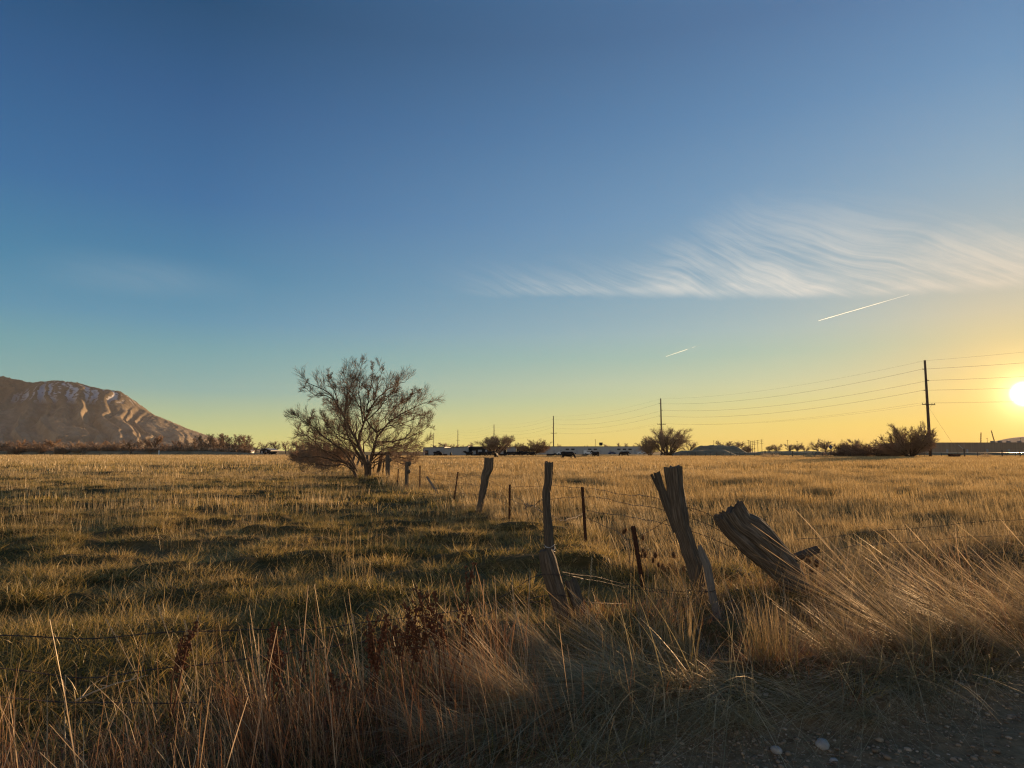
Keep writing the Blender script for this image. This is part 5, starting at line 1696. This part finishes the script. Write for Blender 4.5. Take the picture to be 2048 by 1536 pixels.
lattice('crane_boom', (1961, 905), (1962, 865), 560, 'upright thin crane boom on the horizon left of the sun', 'crane')
lattice('crane_boom', (1995, 905), (1982.5, 861), 560, 'slanting crane boom on the horizon left of the sun', 'crane')
TWN = 'tiny pylons and masts on the horizon'
for i, (px, yt) in enumerate(((1498, 880), (1501.5, 882), (1505, 882), (1509.5, 881), (1516, 880), (1524, 879))):
    Yd = 900
    p = at(px, 903, Yd)
    hP = EYE + (903 - yt) / F * Yd
    mb = MB().tube([(0, 0, 0), (0, 0, hP)], [0.34, 0.22], 6)
    for z in (0.95, 0.82, 0.69):
        mb.box((0, 0, hP * z), (4.2, 0.3, 0.3))
    o = mb.build('pylon', M['pole'])
    o.location = (p[0], Yd, 0)
    tag(o, 'tiny far pylon in the cluster right of the grassy mound, %s from the left' % ORD[i], 'pylon', TWN)
for px, yt, lab in ((1191, 879, 'thin mast rising above the long white warehouse left of the roof box'), (1576, 880, 'thin far mast above the pale road'), (1595, 882, 'thin far mast left of the trees before the sign'), (1637, 881, 'thin far mast beside the trees behind the diamond sign'), (1752, 880, 'thin far mast above the right thicket'), (1976, 876, 'short thin mast between the two crane booms'), (2043, 876, 'short lamp mast right of the crane booms'), (1428, 881, 'thin far mast above the grassy mound')):
    Yd = 620
    p = at(px, 903, Yd)
    hP = EYE + (903 - yt) / F * Yd
    mb = MB().tube([(0, 0, 0), (0, 0, hP)], [0.22, 0.14], 6)
    mb.box((0, 0, hP * 0.96), (1.6, 0.2, 0.2))
    o = mb.build('mast', M['pole'])
    o.location = (p[0], Yd, 0)
    tag(o, lab, 'mast', TWN)
# leaning pale auger
a, b = at(1928, 899, 230), at(1917, 890, 230)
o = MB().tube([(0, 0, 0), b - a], [0.12, 0.12], 6).build('auger_pipe', M['galv'])
o.location = a
tag(o, 'pale slanting pipe catching the light right of the nearest power pole', 'pipe')


# ------------------------------------------------------------------ foreground weeds
def dock(px, py, hgt_m, label, heads, seed, lean=0.0):
    p = gp(px, py)
    p[2] = float(hgt(p[0], p[1]))
    g = np.random.default_rng(seed)
    e = empty('dock_plant', p)
    for i in range(heads):
        a = g.uniform(0, 6.28)
        sp = g.uniform(0.03, 0.22)
        h = hgt_m * g.uniform(0.72, 1.05)
        tip = np.array([math.cos(a) * sp + lean, math.sin(a) * sp, h])
        mid = tip * 0.5 + (g.normal(0, 0.02), g.normal(0, 0.02), 0)
        MB().tube([(0, 0, -0.02), mid, tip], [0.006, 0.005, 0.003], 6).build('stem', M['dock_stem'], e)
        b = MB()
        br = [(np.array([0, 0, 0.0]) + mid * 0.0 + tip * 1.0, tip - mid)]
        for s in range(g.integers(1, 4)):
            t = g.uniform(0.55, 0.9)
            st = tip * t
            aa = g.uniform(0, 6.28)
            L = g.uniform(0.08, 0.18)
            en = st + np.array([math.cos(aa) * L * 0.5, math.sin(aa) * L * 0.5, L])
            b.tube([st, en], [0.0028, 0.002], 4)
            for q_ in range(13):
                u = g.uniform(0.15, 1)
                c = st + (en - st) * u + g.normal(0, 0.008, 3)
                b.ball(c, g.uniform(0.004, 0.009), 5, 4, 0.2, int(g.integers(0, 999)))
        for q_ in range(38):
            u = g.uniform(0.62, 1.0)
            c = tip * u + g.normal(0, 0.012 * (1.25 - u) / 0.5, 3)
            b.ball(c, g.uniform(0.005, 0.011), 5, 4, 0.2, int(g.integers(0, 999)))
        b.build('seed_head', M['dock_seed'], e)
    tag(e, label, 'dock', 'dead dock plants with rusty seed heads')


dock(880, 1435, 0.78, 'tallest dark dock plant left of the stump, two seed heads above the wires', 4, 1)
dock(815, 1440, 0.62, 'bushy dark dock plant just left of the tallest one', 4, 2)
dock(745, 1440, 0.58, 'dark dock plant third left of the stump', 3, 3)
dock(905, 1420, 0.62, 'dark dock plant nearest to the rotten stump', 3, 8)
dock(340, 1445, 0.52, 'rusty dock plant in the left foreground below the tall pale stalks', 3, 4)
dock(540, 1440, 0.55, 'rusty dock plant in the left foreground beside the rising wire', 4, 5)
dock(582, 1455, 0.42, 'small rusty dock plant right of the one beside the rising wire', 2, 6)
dock(720, 1475, 0.40, 'small dark dock plant low in the middle foreground', 2, 7)


def teasel(heads, Y, base, label, seed):
    """heads: photo pixels of the egg-shaped seed heads; base: pixel of the foot."""
    g = np.random.default_rng(seed)
    p = at(base[0], base[1], Y)
    p[2] = float(hgt(p[0], Y))
    e = empty('teasel', p)
    for (px, py, s) in heads:
        dy = g.normal(0, 0.06)
        c = at(px, py, Y + dy) - p
        f = c * np.array([0.25, 0.25, 0.55])
        MB().tube([(0, 0, -0.02), f, c - (0, 0, 0.03)], [0.0055, 0.0045, 0.0035], 5).build('stem', M['teasel_stem'], e)
        hd = MB().ball(c, (0.016 * s, 0.016 * s, 0.028 * s), 9, 7, 0.06, seed).build('seed_head', M['teasel_core'], e, True)
        b = MB()
        for k in range(110):
            d = g.normal(0, 1, 3)
            d /= np.linalg.norm(d)
            st = c + d * (0.014 * s, 0.014 * s, 0.026 * s)
            en = c + d * (0.027 * s, 0.027 * s, 0.040 * s) + (0, 0, 0.004)
            b.tube([st, en], [0.0011, 0.0005], 3, False)
        for k in range(7):
            a = k * 0.9 + g.uniform(0, 0.4)
            L = g.uniform(0.04, 0.07) * s
            q0 = c - (0, 0, 0.026 * s)
            b.tube([q0, q0 + (math.cos(a) * L * 0.7, math.sin(a) * L * 0.7, 0.0), q0 + (math.cos(a) * L, math.sin(a) * L, L * 0.7)], [0.0016, 0.0014, 0.0006], 3, False)
        b.build('spines', M['teasel_spine'], hd)
    tag(e, label, 'teasel', 'dry teasels along the fence')


teasel([(1247, 1064, 1.0), (1251, 1061, 0.8), (1286, 1076, 1.1)], 8.6, (1262, 1160), 'teasel behind the short leaning steel post with the highest heads', 1)
teasel([(1286, 1101, 0.9), (1290, 1110, 1.2), (1283, 1112, 0.8)], 8.4, (1296, 1170), 'teasel just right of the short leaning steel post', 2)
teasel([(1311, 1110, 1.3), (1306, 1121, 1.0), (1317, 1130, 1.0)], 8.3, (1314, 1185), 'teasel in the middle of the clump left of the forked post', 3)
teasel([(1325, 1134, 1.1), (1338, 1132, 1.1), (1330, 1140, 0.8)], 8.2, (1332, 1190), 'low teasel in the clump left of the forked post', 4)
teasel([(1347, 1110, 1.2), (1367, 1138, 1.0), (1355, 1140, 0.8)], 8.2, (1354, 1190), 'teasel touching the left edge of the forked post', 5)
teasel([(1616, 1124, 1.5), (1633, 1126, 1.3), (1623, 1138, 1.3)], 6.6, (1630, 1225), 'glowing teasel cluster beside the short brace log', 6)
teasel([(1862, 1196, 1.6)], 6.2, (1872, 1270), 'single glowing teasel in the right hand bunch grass', 7)


def stalk(px, py, base, Y, label, seed):
    g = np.random.default_rng(seed)
    a, b = at(*base, Y), at(px, py, Y)
    a[2] = float(hgt(a[0], Y))
    d = b - a
    e = empty('grass_stalk', a)
    bow = np.array([g.normal(0, 0.02), 0, 0])
    MB().tube([(0, 0, 0), d * 0.4 + bow, d * 0.8 + bow * 0.6, d], [0.0026, 0.0022, 0.0018, 0.001], 5).build('stem', M['galv_straw'], e)
    m = MB()
    for k in range(16):
        t = 0.78 + 0.22 * k / 15
        c = d * t + bow * (1 - t)
        s = (-1) ** k
        m.ball(c + (0.003 * s, 0, 0), (0.0034, 0.0034, 0.008), 5, 4)
    m.build('seed_spike', M['galv_straw'], e)
    tag(e, label, 'grass stalk', 'tall pale seed stalks in the left foreground')


M['galv_straw'] = grass_mat('pale_straw', [(0.0, (0.5, 0.4, 0.25)), (1.0, (0.7, 0.58, 0.4))], 0.3)
stalk(213, 1240, (320, 1390), 4.3, 'pale seed stalk leaning left, leftmost of the tall ones', 1)
stalk(316, 1211, (385, 1370), 4.4, 'pale seed stalk leaning left, second of the tall ones', 2)
stalk(369, 1241, (388, 1380), 4.35, 'drooping pale seed stalk, third of the tall ones', 3)
stalk(396, 1230, (398, 1400), 4.4, 'upright pale seed stalk, rightmost of the tall ones', 4)
stalk(1184, 1115, (1176, 1330), 5.6, 'pale stalk standing before the rotten stump', 5)
stalk(705, 1230, (715, 1420), 4.7, 'thin pale stalk in the middle of the left foreground', 6)
stalk(955, 1206, (1050, 1400), 5.2, 'pale seed stalk leaning left of the rotten stump', 7)

# dead branch caught in the stems
mb = MB()
br = [[(150, 1402, 4.0), (187, 1384, 4.05), (231, 1367, 4.1), (262, 1360, 4.12), (295, 1350, 4.15)], [(231, 1369, 4.1), (215, 1372, 4.1), (200, 1370, 4.1)], [(160, 1398, 4.0), (180, 1372, 4.1), (215, 1352, 4.1)], [(262, 1360, 4.12), (272, 1350, 4.15), (280, 1346, 4.16)]]
p0 = at(*br[0][0])
for k, b_ in enumerate(br):
    pts = np.array([at(*q_) for q_ in b_]) - p0
    mb.tube(pts, np.linspace(0.006 if k == 0 else 0.0035, 0.002, len(pts)), 6)
o = mb.build('dead_branch', M['galv_straw'])
o.location = p0
tag(o, 'pale dead branch caught in the russet stems at the left', 'branch')


# ------------------------------------------------------------------ contrails
ice = new_mat('ice_trail')
nt_, out_ = ice[1], ice[2]
d_ = nd(nt_, 'ShaderNodeBsdfDiffuse')
d_.inputs[0].default_value = (0.95, 0.95, 0.95, 1)
t_ = nd(nt_, 'ShaderNodeBsdfTranslucent')
t_.inputs[0].default_value = (0.95, 0.95, 0.95, 1)
ad = nd(nt_, 'ShaderNodeAddShader')
nt_.links.new(d_.outputs[0], ad.inputs[0])
nt_.links.new(t_.outputs[0], ad.inputs[1])
tr_ = nd(nt_, 'ShaderNodeBsdfTransparent')
mx_ = nd(nt_, 'ShaderNodeMixShader')
fade = nd(nt_, 'ShaderNodeAttribute', attribute_name='thick').outputs['Fac']
nt_.links.new(fade, mx_.inputs[0])
nt_.links.new(tr_.outputs[0], mx_.inputs[1])
nt_.links.new(ad.outputs[0], mx_.inputs[2])
nt_.links.new(mx_.outputs[0], out_.inputs[0])
for a_, b_, lab, seed in (((1637, 641.5), (1818, 589), 'long thin white contrail above the nearest power pole', 1), ((1332, 713), (1403, 689), 'short faint white contrail above the second power pole', 2)):
    Yd = 24000.0
    A_, B_ = at(*a_, Yd), at(*b_, Yd)
    n = 40
    t = np.linspace(0, 1, n)
    pts = A_ + (B_ - A_) * t[:, None] - A_
    rad = 0.45 * (9 + 10 * np.sin(np.pi * np.clip(t * 1.2, 0, 1)))
    mb = MB().tube(pts, rad, 6, False)
    o = mb.build('contrail', ice[0])
    th = (0.62 if seed == 1 else 0.38) * (1 - 0.65 * t) * (0.75 + 0.5 * (vnoise(t * 9, t * 0, seed) - 0.3))
    if seed == 2:
        th = th * np.where((t > 0.6) & (t < 0.72), 0.15, 1.0)
    th = np.clip(th, 0, 1)
    at_ = o.data.attributes.new('thick', 'FLOAT', 'POINT')
    at_.data.foreach_set('value', np.repeat(th, 6).astype(np.float32))
    o.location = A_
    tag(o, lab, 'contrail', 'contrails in the sunset sky')


# ------------------------------------------------------------------ mountain
def mountain():
    RY = 6800.0
    prof = [(-2300, 840), (-1800, 800), (-1300, 770), (-900, 745), (-500, 740), (-250, 744), (-80, 748), (0, 752), (20, 757), (40, 761), (60, 764.5), (90, 762), (110, 760), (130, 763.5), (150, 764), (175, 772), (205, 779), (235, 781), (255, 795), (280, 817), (300, 827), (330, 839), (355, 850), (390, 863), (415, 872), (450, 885), (480, 895), (560, 903)]
    px = np.array([p[0] for p in prof], float)
    hx = (px - 1024) / F * RY
    hz = np.array([(903 - p[1]) / F * RY for p in prof])
    xs_ = np.concatenate([np.linspace(-9000, -6000, 70, endpoint=False), np.linspace(-6000, -2250, 520)])
    ys_ = np.linspace(4300, 8200, 330)
    X, Y = np.meshgrid(xs_, ys_)
    wx = (fbm(X / 700, Y / 700, 5, 4) - 0.5) * 420
    # height of the ridge follows the skyline; project along the view so a slope nearer the camera keeps the profile
    ridge = np.interp(X * RY / np.maximum(Y, RY * 0.8), hx, hz) * np.where(Y < RY, 1, 1)
    ridge = np.interp(X, hx, hz)
    t = np.clip((Y - 4700) / (RY - 4700), 0, 1)
    back = np.clip((Y - RY) / 1400, 0, 1)
    base = ridge * np.where(Y < RY, t ** 1.25, 1 - back ** 1.2)
    # spurs running down towards the camera and the right
    wy = (fbm(X / 900 + 7, Y / 900, 9, 4) - 0.5) * 300

    def spur(k, seed, stretch):
        s = (X * 0.80 + (Y - RY) * 0.60 + wx) / k
        r = 1 - np.abs(2 * vnoise(s, (X * 0.6 - Y * 0.8 + wy) / stretch, seed) - 1)
        return r ** 1.8
    env = np.sin(np.pi * np.clip(t, 0, 1)) ** 0.7
    z = base + (spur(210, 31, 6000) - 0.33) * 105 * env * np.clip(ridge / 500, 0.05, 1) + (spur(80, 37, 4500) - 0.33) * 85 * env * np.clip(ridge / 400, 0.1, 1) + (spur(38, 43, 300) - 0.33) * 22 * np.clip(ridge / 400, 0.1, 1) * (0.35 + 0.65 * env)
    r3 = 1 - np.abs(2 * fbm(X / 90, Y / 90, 41, 5, 0.6) - 1)
    z = z + (r3 - 0.6) * (32 - 18 * np.clip(t * 1.2 - 0.2, 0, 1)) * np.clip(base / 300, 0, 1)
    z = np.where(Y < RY, np.minimum(z, ridge * 0.99 * (0.34 + 0.66 * t ** 0.8) + 10), z)
    # old lake terrace along the foot
    z = np.where((z > 70) & (z < 130), 70 + (z - 70) * 0.35 + 0.65 * 60 * sstep(100, 130, z), z)
    z = z - 4
    ny_, nx_ = X.shape
    iv_ = np.arange(nx_ * ny_).reshape(ny_, nx_)
    q_ = np.stack([iv_[:-1, :-1], iv_[:-1, 1:], iv_[1:, 1:], iv_[1:, :-1]], -1).reshape(-1, 4)
    m_ = mesh_from('mountain', np.stack([X, Y, z], -1).reshape(-1, 3), [q_], True)
    # how deep each point sits in its gully (old snow lies there)
    zb = z.copy()
    for _ in range(10):
        zb[1:-1, 1:-1] = (zb[:-2, 1:-1] + zb[2:, 1:-1] + zb[1:-1, :-2] + zb[1:-1, 2:] + zb[1:-1, 1:-1]) / 5
    gully = np.clip((zb - z) / 7.0 + 0.42, 0, 1)
    ga = m_.attributes.new('gully', 'FLOAT', 'POINT')
    ga.data.foreach_set('value', gully.astype(np.float32).ravel())
    m, nt, out = new_mat('mountain_slopes')
    geo = nd(nt, 'ShaderNodeNewGeometry')
    pos = geo.outputs['Position']
    sep = nd(nt, 'ShaderNodeSeparateXYZ')
    nt.links.new(pos, sep.inputs[0])
    n1 = noise_n(nt, pos, 0.006, 5, 0.65)
    n2 = noise_n(nt, pos, 0.022, 5, 0.7)
    grass = ramp(nt, n1, [(0.3, (0.16, 0.125, 0.085)), (0.5, (0.25, 0.20, 0.14)), (0.7, (0.34, 0.28, 0.20))])
    scrub = ramp(nt, n2, [(0.35, (0.08, 0.07, 0.05)), (0.6, (0.15, 0.12, 0.085))])
    hz_ = math_n(nt, 'ADD', sep.outputs[2], math_n(nt, 'MULTIPLY', n2, 500))
    hi = nd(nt, 'ShaderNodeMapRange')
    hi.inputs[1].default_value = 560
    hi.inputs[2].default_value = 760
    nt.links.new(hz_, hi.inputs[0])
    c = mix_col(nt, hi.outputs[0], grass, scrub)
    # snow patches lie high on the right hand summit, in the gullies
    sn = noise_n(nt, mapped(nt, pos, (1, 1, 2.2), (0, 0.5, 0)), 0.02, 7, 0.78, 0.3)
    gl = nd(nt, 'ShaderNodeAttribute', attribute_name='gully').outputs['Fac']
    sn = math_n(nt, 'MULTIPLY_ADD', gl, 0.45, math_n(nt, 'MULTIPLY', sn, 0.90))
    sn = ramp(nt, sn, [(0.66, (0, 0, 0)), (0.78, (1, 1, 1))])
    xr = nd(nt, 'ShaderNodeMapRange')
    xr.inputs[1].default_value = -4760
    xr.inputs[2].default_value = -4560
    nt.links.new(sep.outputs[0], xr.inputs[0])
    zr = nd(nt, 'ShaderNodeMapRange')
    zr.inputs[1].default_value = 430
    zr.inputs[2].default_value = 540
    nt.links.new(sep.outputs[2], zr.inputs[0])
    f = math_n(nt, 'MULTIPLY', math_n(nt, 'MULTIPLY', xr.outputs[0], zr.outputs[0]), sn)
    c = mix_col(nt, math_n(nt, 'MULTIPLY', f, 0.8), c, (0.66, 0.66, 0.68))
    p_ = nd(nt, 'ShaderNodeBsdfPrincipled')
    p_.inputs['Roughness'].default_value = 0.95
    p_.inputs['Specular IOR Level'].default_value = 0.05
    nt.links.new(c, p_.inputs['Base Color'])
    bp = nd(nt, 'ShaderNodeBump')
    bp.inputs['Strength'].default_value = 0.7
    bp.inputs['Distance'].default_value = 18
    nt.links.new(n2, bp.inputs['Height'])
    nt.links.new(bp.outputs[0], p_.inputs['Normal'])
    nt.links.new(p_.outputs[0], out.inputs[0])
    m_.materials.append(m)
    o = link(bpy.data.objects.new('mountain', m_))
    tag(o, 'bare brown mountain with snow streaks on its right summit', 'mountain', kind='structure')


mountain()
hz_m = rough_mat('far_range', [(0.3, (0.10, 0.09, 0.085)), (0.7, (0.16, 0.14, 0.12))], 0.002, bump=0)
hill('hills', 1880, 2700, 866, 8600, 900, hz_m, 'faint hills on the horizon under the sun', 20, 'hills')

# ------------------------------------------------------------------ haze
HAZE = 1.6e-5
m, nt, out = new_mat('evening_haze')
pv = nd(nt, 'ShaderNodeVolumePrincipled')
pv.inputs['Color'].default_value = (0.86, 0.80, 0.74, 1)
pv.inputs['Density'].default_value = HAZE
pv.inputs['Anisotropy'].default_value = 0.3
nt.links.new(pv.outputs[0], out.inputs['Volume'])
hb = MB().box((0, 4350, 449), (18500, 10300, 902)).build('haze', m)
tag(hb, 'thin warm evening haze over the plain', 'haze', kind='stuff')

# ------------------------------------------------------------------ sky
w = bpy.data.worlds.new('World')
sc.world = w
w.use_nodes = True
nt = w.node_tree
bg = nt.nodes['Background']
sky = nd(nt, 'ShaderNodeTexSky')
sky.sky_type = 'NISHITA'
sky.sun_disc = False
sky.sun_elevation = SUN_EL
sky.sun_rotation = SUN_AZ
sky.altitude = 1400
sky.air_density = 1.0
sky.dust_density = 0.1
sky.ozone_density = 3.0
S = (math.sin(SUN_AZ) * math.cos(SUN_EL), math.cos(SUN_AZ) * math.cos(SUN_EL), math.sin(SUN_EL))
tc = nd(nt, 'ShaderNodeTexCoord')
D = tc.outputs['Generated']
nrm = nd(nt, 'ShaderNodeVectorMath', operation='NORMALIZE')
nt.links.new(D, nrm.inputs[0])
D = nrm.outputs[0]
sep = nd(nt, 'ShaderNodeSeparateXYZ')
nt.links.new(D, sep.inputs[0])
dot = nd(nt, 'ShaderNodeVectorMath', operation='DOT_PRODUCT')
dot.inputs[1].default_value = S
nt.links.new(D, dot.inputs[0])
ang = math_n(nt, 'ARCCOSINE', math_n(nt, 'MINIMUM', dot.outputs['Value'], 0.999999))      # radians from the sun
elev = math_n(nt, 'ARCSINE', sep.outputs[2])
azim = math_n(nt, 'ARCTAN2', sep.outputs[0], sep.outputs[1])


def scale_col(col, k):
    n = nd(nt, 'ShaderNodeVectorMath', operation='SCALE')
    if isinstance(col, tuple):
        n.inputs[0].default_value = col
    else:
        nt.links.new(col, n.inputs[0])
    if isinstance(k, (int, float)):
        n.inputs['Scale'].default_value = k
    else:
        nt.links.new(k, n.inputs['Scale'])
    return n.outputs[0]


def add_col(a, b):
    n = nd(nt, 'ShaderNodeVectorMath', operation='ADD')
    nt.links.new(a, n.inputs[0])
    nt.links.new(b, n.inputs[1])
    return n.outputs[0]


def expo(x, k):
    return math_n(nt, 'POWER', 2.718281828, math_n(nt, 'MULTIPLY', x, -1.0 / k))


def smooth(x, a, b):
    n = nd(nt, 'ShaderNodeMapRange', interpolation_type='SMOOTHSTEP')
    n.inputs[1].default_value = a
    n.inputs[2].default_value = b
    if isinstance(x, (int, float)):
        n.inputs[0].default_value = x
    else:
        nt.links.new(x, n.inputs[0])
    return n.outputs[0]


SKY_AWAY = [[0.0066, [0.6373, 0.606, 0.1949]], [0.022, [0.5556, 0.5863, 0.2158]], [0.0486, [0.3993, 0.5126, 0.2809]], [0.0821, [0.2005, 0.4069, 0.3756]], [0.1356, [0.1366, 0.3548, 0.3953]], [0.1756, [0.0866, 0.2877, 0.4232]], [0.235, [0.0449, 0.2258, 0.3842]], [0.3316, [0.0259, 0.149, 0.3423]], [0.4534, [0.0153, 0.1015, 0.2604]], [0.5633, [0.0022, 0.0656, 0.1699]]]
SKY_SUNWARD = [[0.0066, [0.8418, 0.4814, 0.0005]], [0.0353, [0.8133, 0.5948, 0.0278]], [0.0687, [0.6185, 0.6138, 0.1873]], [0.1021, [0.5021, 0.5813, 0.3513]], [0.1355, [0.3715, 0.5365, 0.4414]], [0.1689, [0.3795, 0.5254, 0.5334]], [0.1954, [0.3325, 0.4866, 0.549]], [0.2283, [0.2921, 0.462, 0.5588]], [0.3315, [0.1919, 0.3933, 0.5615]], [0.4532, [0.1092, 0.284, 0.4933]], [0.563, [0.0801, 0.2038, 0.3976]]]


def elev_ramp(stops):
    n = nd(nt, 'ShaderNodeMapRange')
    n.inputs[1].default_value = 0.0
    n.inputs[2].default_value = 0.8
    nt.links.new(elev, n.inputs[0])
    return ramp(nt, n.outputs[0], [(e / 0.8, tuple(c)) for e, c in stops])


daz = math_n(nt, 'ABSOLUTE', math_n(nt, 'SUBTRACT', azim, SUN_AZ))
daz = math_n(nt, 'MINIMUM', daz, math_n(nt, 'SUBTRACT', 2 * math.pi, daz))
sunward = math_n(nt, 'SUBTRACT', 1.0, math_n(nt, 'DIVIDE', daz, 1.08), clamp=True)
graded = mix_col(nt, sunward, elev_ramp(SKY_AWAY), elev_ramp(SKY_SUNWARD))
graded = scale_col(graded, 1.0 / (SKY_STRENGTH * 2 ** EXPOSURE))
# added fill light, unseen behind the camera: the pink band opposite the sun
warm_fill = math_n(nt, 'MULTIPLY', smooth(daz, 1.5, 2.8), math_n(nt, 'MULTIPLY', smooth(elev, 0.75, 0.15), smooth(elev, -0.02, 0.06)))
graded = add_col(graded, scale_col((0.46, 0.31, 0.20), math_n(nt, 'MULTIPLY', warm_fill, FILL_STRENGTH / (SKY_STRENGTH * 2 ** EXPOSURE))))
nis = nd(nt, 'ShaderNodeVectorMath', operation='MINIMUM')
nt.links.new(sky.outputs[0], nis.inputs[0])
nis.inputs[1].default_value = (3.5, 3.2, 2.6)
col = mix_col(nt, 0.15, graded, nis.outputs[0])

# cirrus: combed streaks in a band with a sharp lower edge
x_ = math_n(nt, 'DIVIDE', sep.outputs[0], math_n(nt, 'MAXIMUM', sep.outputs[2], 0.03))
y_ = math_n(nt, 'DIVIDE', sep.outputs[1], math_n(nt, 'MAXIMUM', sep.outputs[2], 0.03))
cv = nd(nt, 'ShaderNodeCombineXYZ')
nt.links.new(azim, cv.inputs[0])
nt.links.new(elev, cv.inputs[1])
AE = cv.outputs[0]
warp = nd(nt, 'ShaderNodeTexNoise')
warp.inputs['Scale'].default_value = 5.0
warp.inputs['Detail'].default_value = 2
nt.links.new(AE, warp.inputs['Vector'])
wsub = nd(nt, 'ShaderNodeVectorMath', operation='MULTIPLY_ADD')
nt.links.new(warp.outputs['Color'], wsub.inputs[0])
wsub.inputs[1].default_value = (0.10, 0.05, 0)
nt.links.new(AE, wsub.inputs[2])
AW = wsub.outputs[0]


def combed(deg, along, across, loc, detail, dist):
    m_ = nd(nt, 'ShaderNodeMapping', vector_type='TEXTURE')
    m_.inputs['Rotation'].default_value = (0, 0, math.radians(deg))
    m_.inputs['Scale'].default_value = (1 / along, 1 / across, 1)
    m_.inputs['Location'].default_value = loc
    nt.links.new(AW, m_.inputs['Vector'])
    return noise_n(nt, m_.outputs[0], 1.0, detail, 0.62, dist)


st1 = combed(-27, 5, 95, (0, 0, 0), 7, 0.25)
st2 = combed(-16, 5, 24, (3, 1, 0), 6, 0.5)
puff = combed(-8, 9, 22, (7, 2, 0), 5, 0.3)
# band: sharp lower edge falling slightly to the right, upper edge rising to the right
edge = math_n(nt, 'MULTIPLY_ADD', smooth(azim, 0.05, 0.66), -math.radians(1.9), math.radians(11.9))
edge = math_n(nt, 'MULTIPLY_ADD', puff, 0.026, edge)
edge = math_n(nt, 'MULTIPLY_ADD', st2, 0.012, math_n(nt, 'SUBTRACT', edge, 0.006))
low = math_n(nt, 'DIVIDE', math_n(nt, 'SUBTRACT', elev, edge), 0.016)
low = smooth(low, 0.0, 1.0)
topw = math_n(nt, 'MULTIPLY_ADD', smooth(azim, 0.14, 0.36), 0.085, 0.065)
topw = math_n(nt, 'MULTIPLY_ADD', smooth(azim, 0.44, 0.68), -0.06, topw)
hgt_ = math_n(nt, 'DIVIDE', math_n(nt, 'SUBTRACT', elev, edge), topw)
upf = math_n(nt, 'SUBTRACT', 1.0, smooth(hgt_, 0.05, 1.1))
left = smooth(azim, -0.16, 0.20)
body = math_n(nt, 'MULTIPLY', math_n(nt, 'MULTIPLY', low, upf), left)
tex = math_n(nt, 'MULTIPLY_ADD', st2, 0.9, math_n(nt, 'MULTIPLY', st1, 1.0))
tex = math_n(nt, 'POWER', smooth(tex, 0.58, 1.25), 1.25)
bandl = math_n(nt, 'MULTIPLY', math_n(nt, 'SUBTRACT', 1.0, smooth(hgt_, 0.0, 0.5)), smooth(puff, 0.35, 0.7))
tex = math_n(nt, 'MULTIPLY_ADD', bandl, 0.35, tex)
dens = math_n(nt, 'MULTIPLY', math_n(nt, 'MULTIPLY', body, tex), math_n(nt, 'MULTIPLY_ADD', smooth(azim, 0.1, 0.6), 0.50, 0.66), clamp=True)
# faint veil at the left
vl = math_n(nt, 'MULTIPLY', smooth(math_n(nt, 'ABSOLUTE', math_n(nt, 'ADD', azim, 0.50)), 0.16, 0.0), smooth(math_n(nt, 'ABSOLUTE', math_n(nt, 'ADD', elev, -0.225)), 0.035, 0.0))
vl = math_n(nt, 'MULTIPLY', math_n(nt, 'MULTIPLY', vl, st2), 0.22)
dens = math_n(nt, 'ADD', dens, vl)
col = mix_col(nt, dens, col, CLOUD_COL)
# sun glow: the aureole and the disc
G = 1.0 / (SKY_STRENGTH * 2 ** EXPOSURE)
halo = math_n(nt, 'MULTIPLY', expo(ang, math.radians(6.2)), 0.88)
col = mix_col(nt, halo, col, (1.0 * G, 0.57 * G, 0.12 * G))
for amp, k, c in SUN_GLOW:
    col = add_col(col, scale_col(c, math_n(nt, 'MULTIPLY', expo(ang, math.radians(k)), amp * G)))
disc = smooth(ang, math.radians(0.95), math.radians(0.15))
col = add_col(col, scale_col((1.0, 0.95, 0.75), math_n(nt, 'MULTIPLY', disc, 6.0 * G)))
nt.links.new(col, bg.inputs[0])
bg.inputs[1].default_value = SKY_STRENGTH

# ------------------------------------------------------------------ sun
L = bpy.data.lights.new('sun', 'SUN')
L.energy = SUN_ENERGY
L.angle = math.radians(0.53)
L.color = SUN_COLOR
so = link(bpy.data.objects.new('sun', L))
so.location = (60, 80, 40)
so.rotation_euler = Vector(S).to_track_quat('Z', 'Y').to_euler()

# ------------------------------------------------------------------ camera and render settings
cam = bpy.data.objects.new('camera', bpy.data.cameras.new('camera'))
link(cam)
cam.location = (0, 0, EYE)
cam.rotation_euler = (math.pi / 2 + PITCH, 0, 0)
cam.data.sensor_width = 36
cam.data.lens = 36 * F / W
cam.data.clip_start = 0.05
cam.data.clip_end = 60000
sc.camera = cam
sc.view_settings.view_transform = 'Standard'
sc.view_settings.look = 'None'
sc.view_settings.exposure = EXPOSURE
sc.view_settings.gamma = 1
sc.view_settings.use_curve_mapping = False
sc.render.engine = 'CYCLES'
sc.cycles.max_bounces = 8
sc.cycles.diffuse_bounces = 5
sc.cycles.transmission_bounces = 6
sc.cycles.volume_bounces = 2
sc.cycles.use_denoising = True
sc.cycles.denoiser = 'OPENIMAGEDENOISE'
sc.cycles.denoising_prefilter = 'NONE'
sc.cycles.denoising_input_passes = 'RGB_ALBEDO_NORMAL'
sc.cycles.sampling_pattern = 'BLUE_NOISE'
sc.cycles.filter_width = 1.25
sc.cycles.use_adaptive_sampling = False
sc.cycles.sample_clamp_indirect = 6
sc.render.film_transparent = False
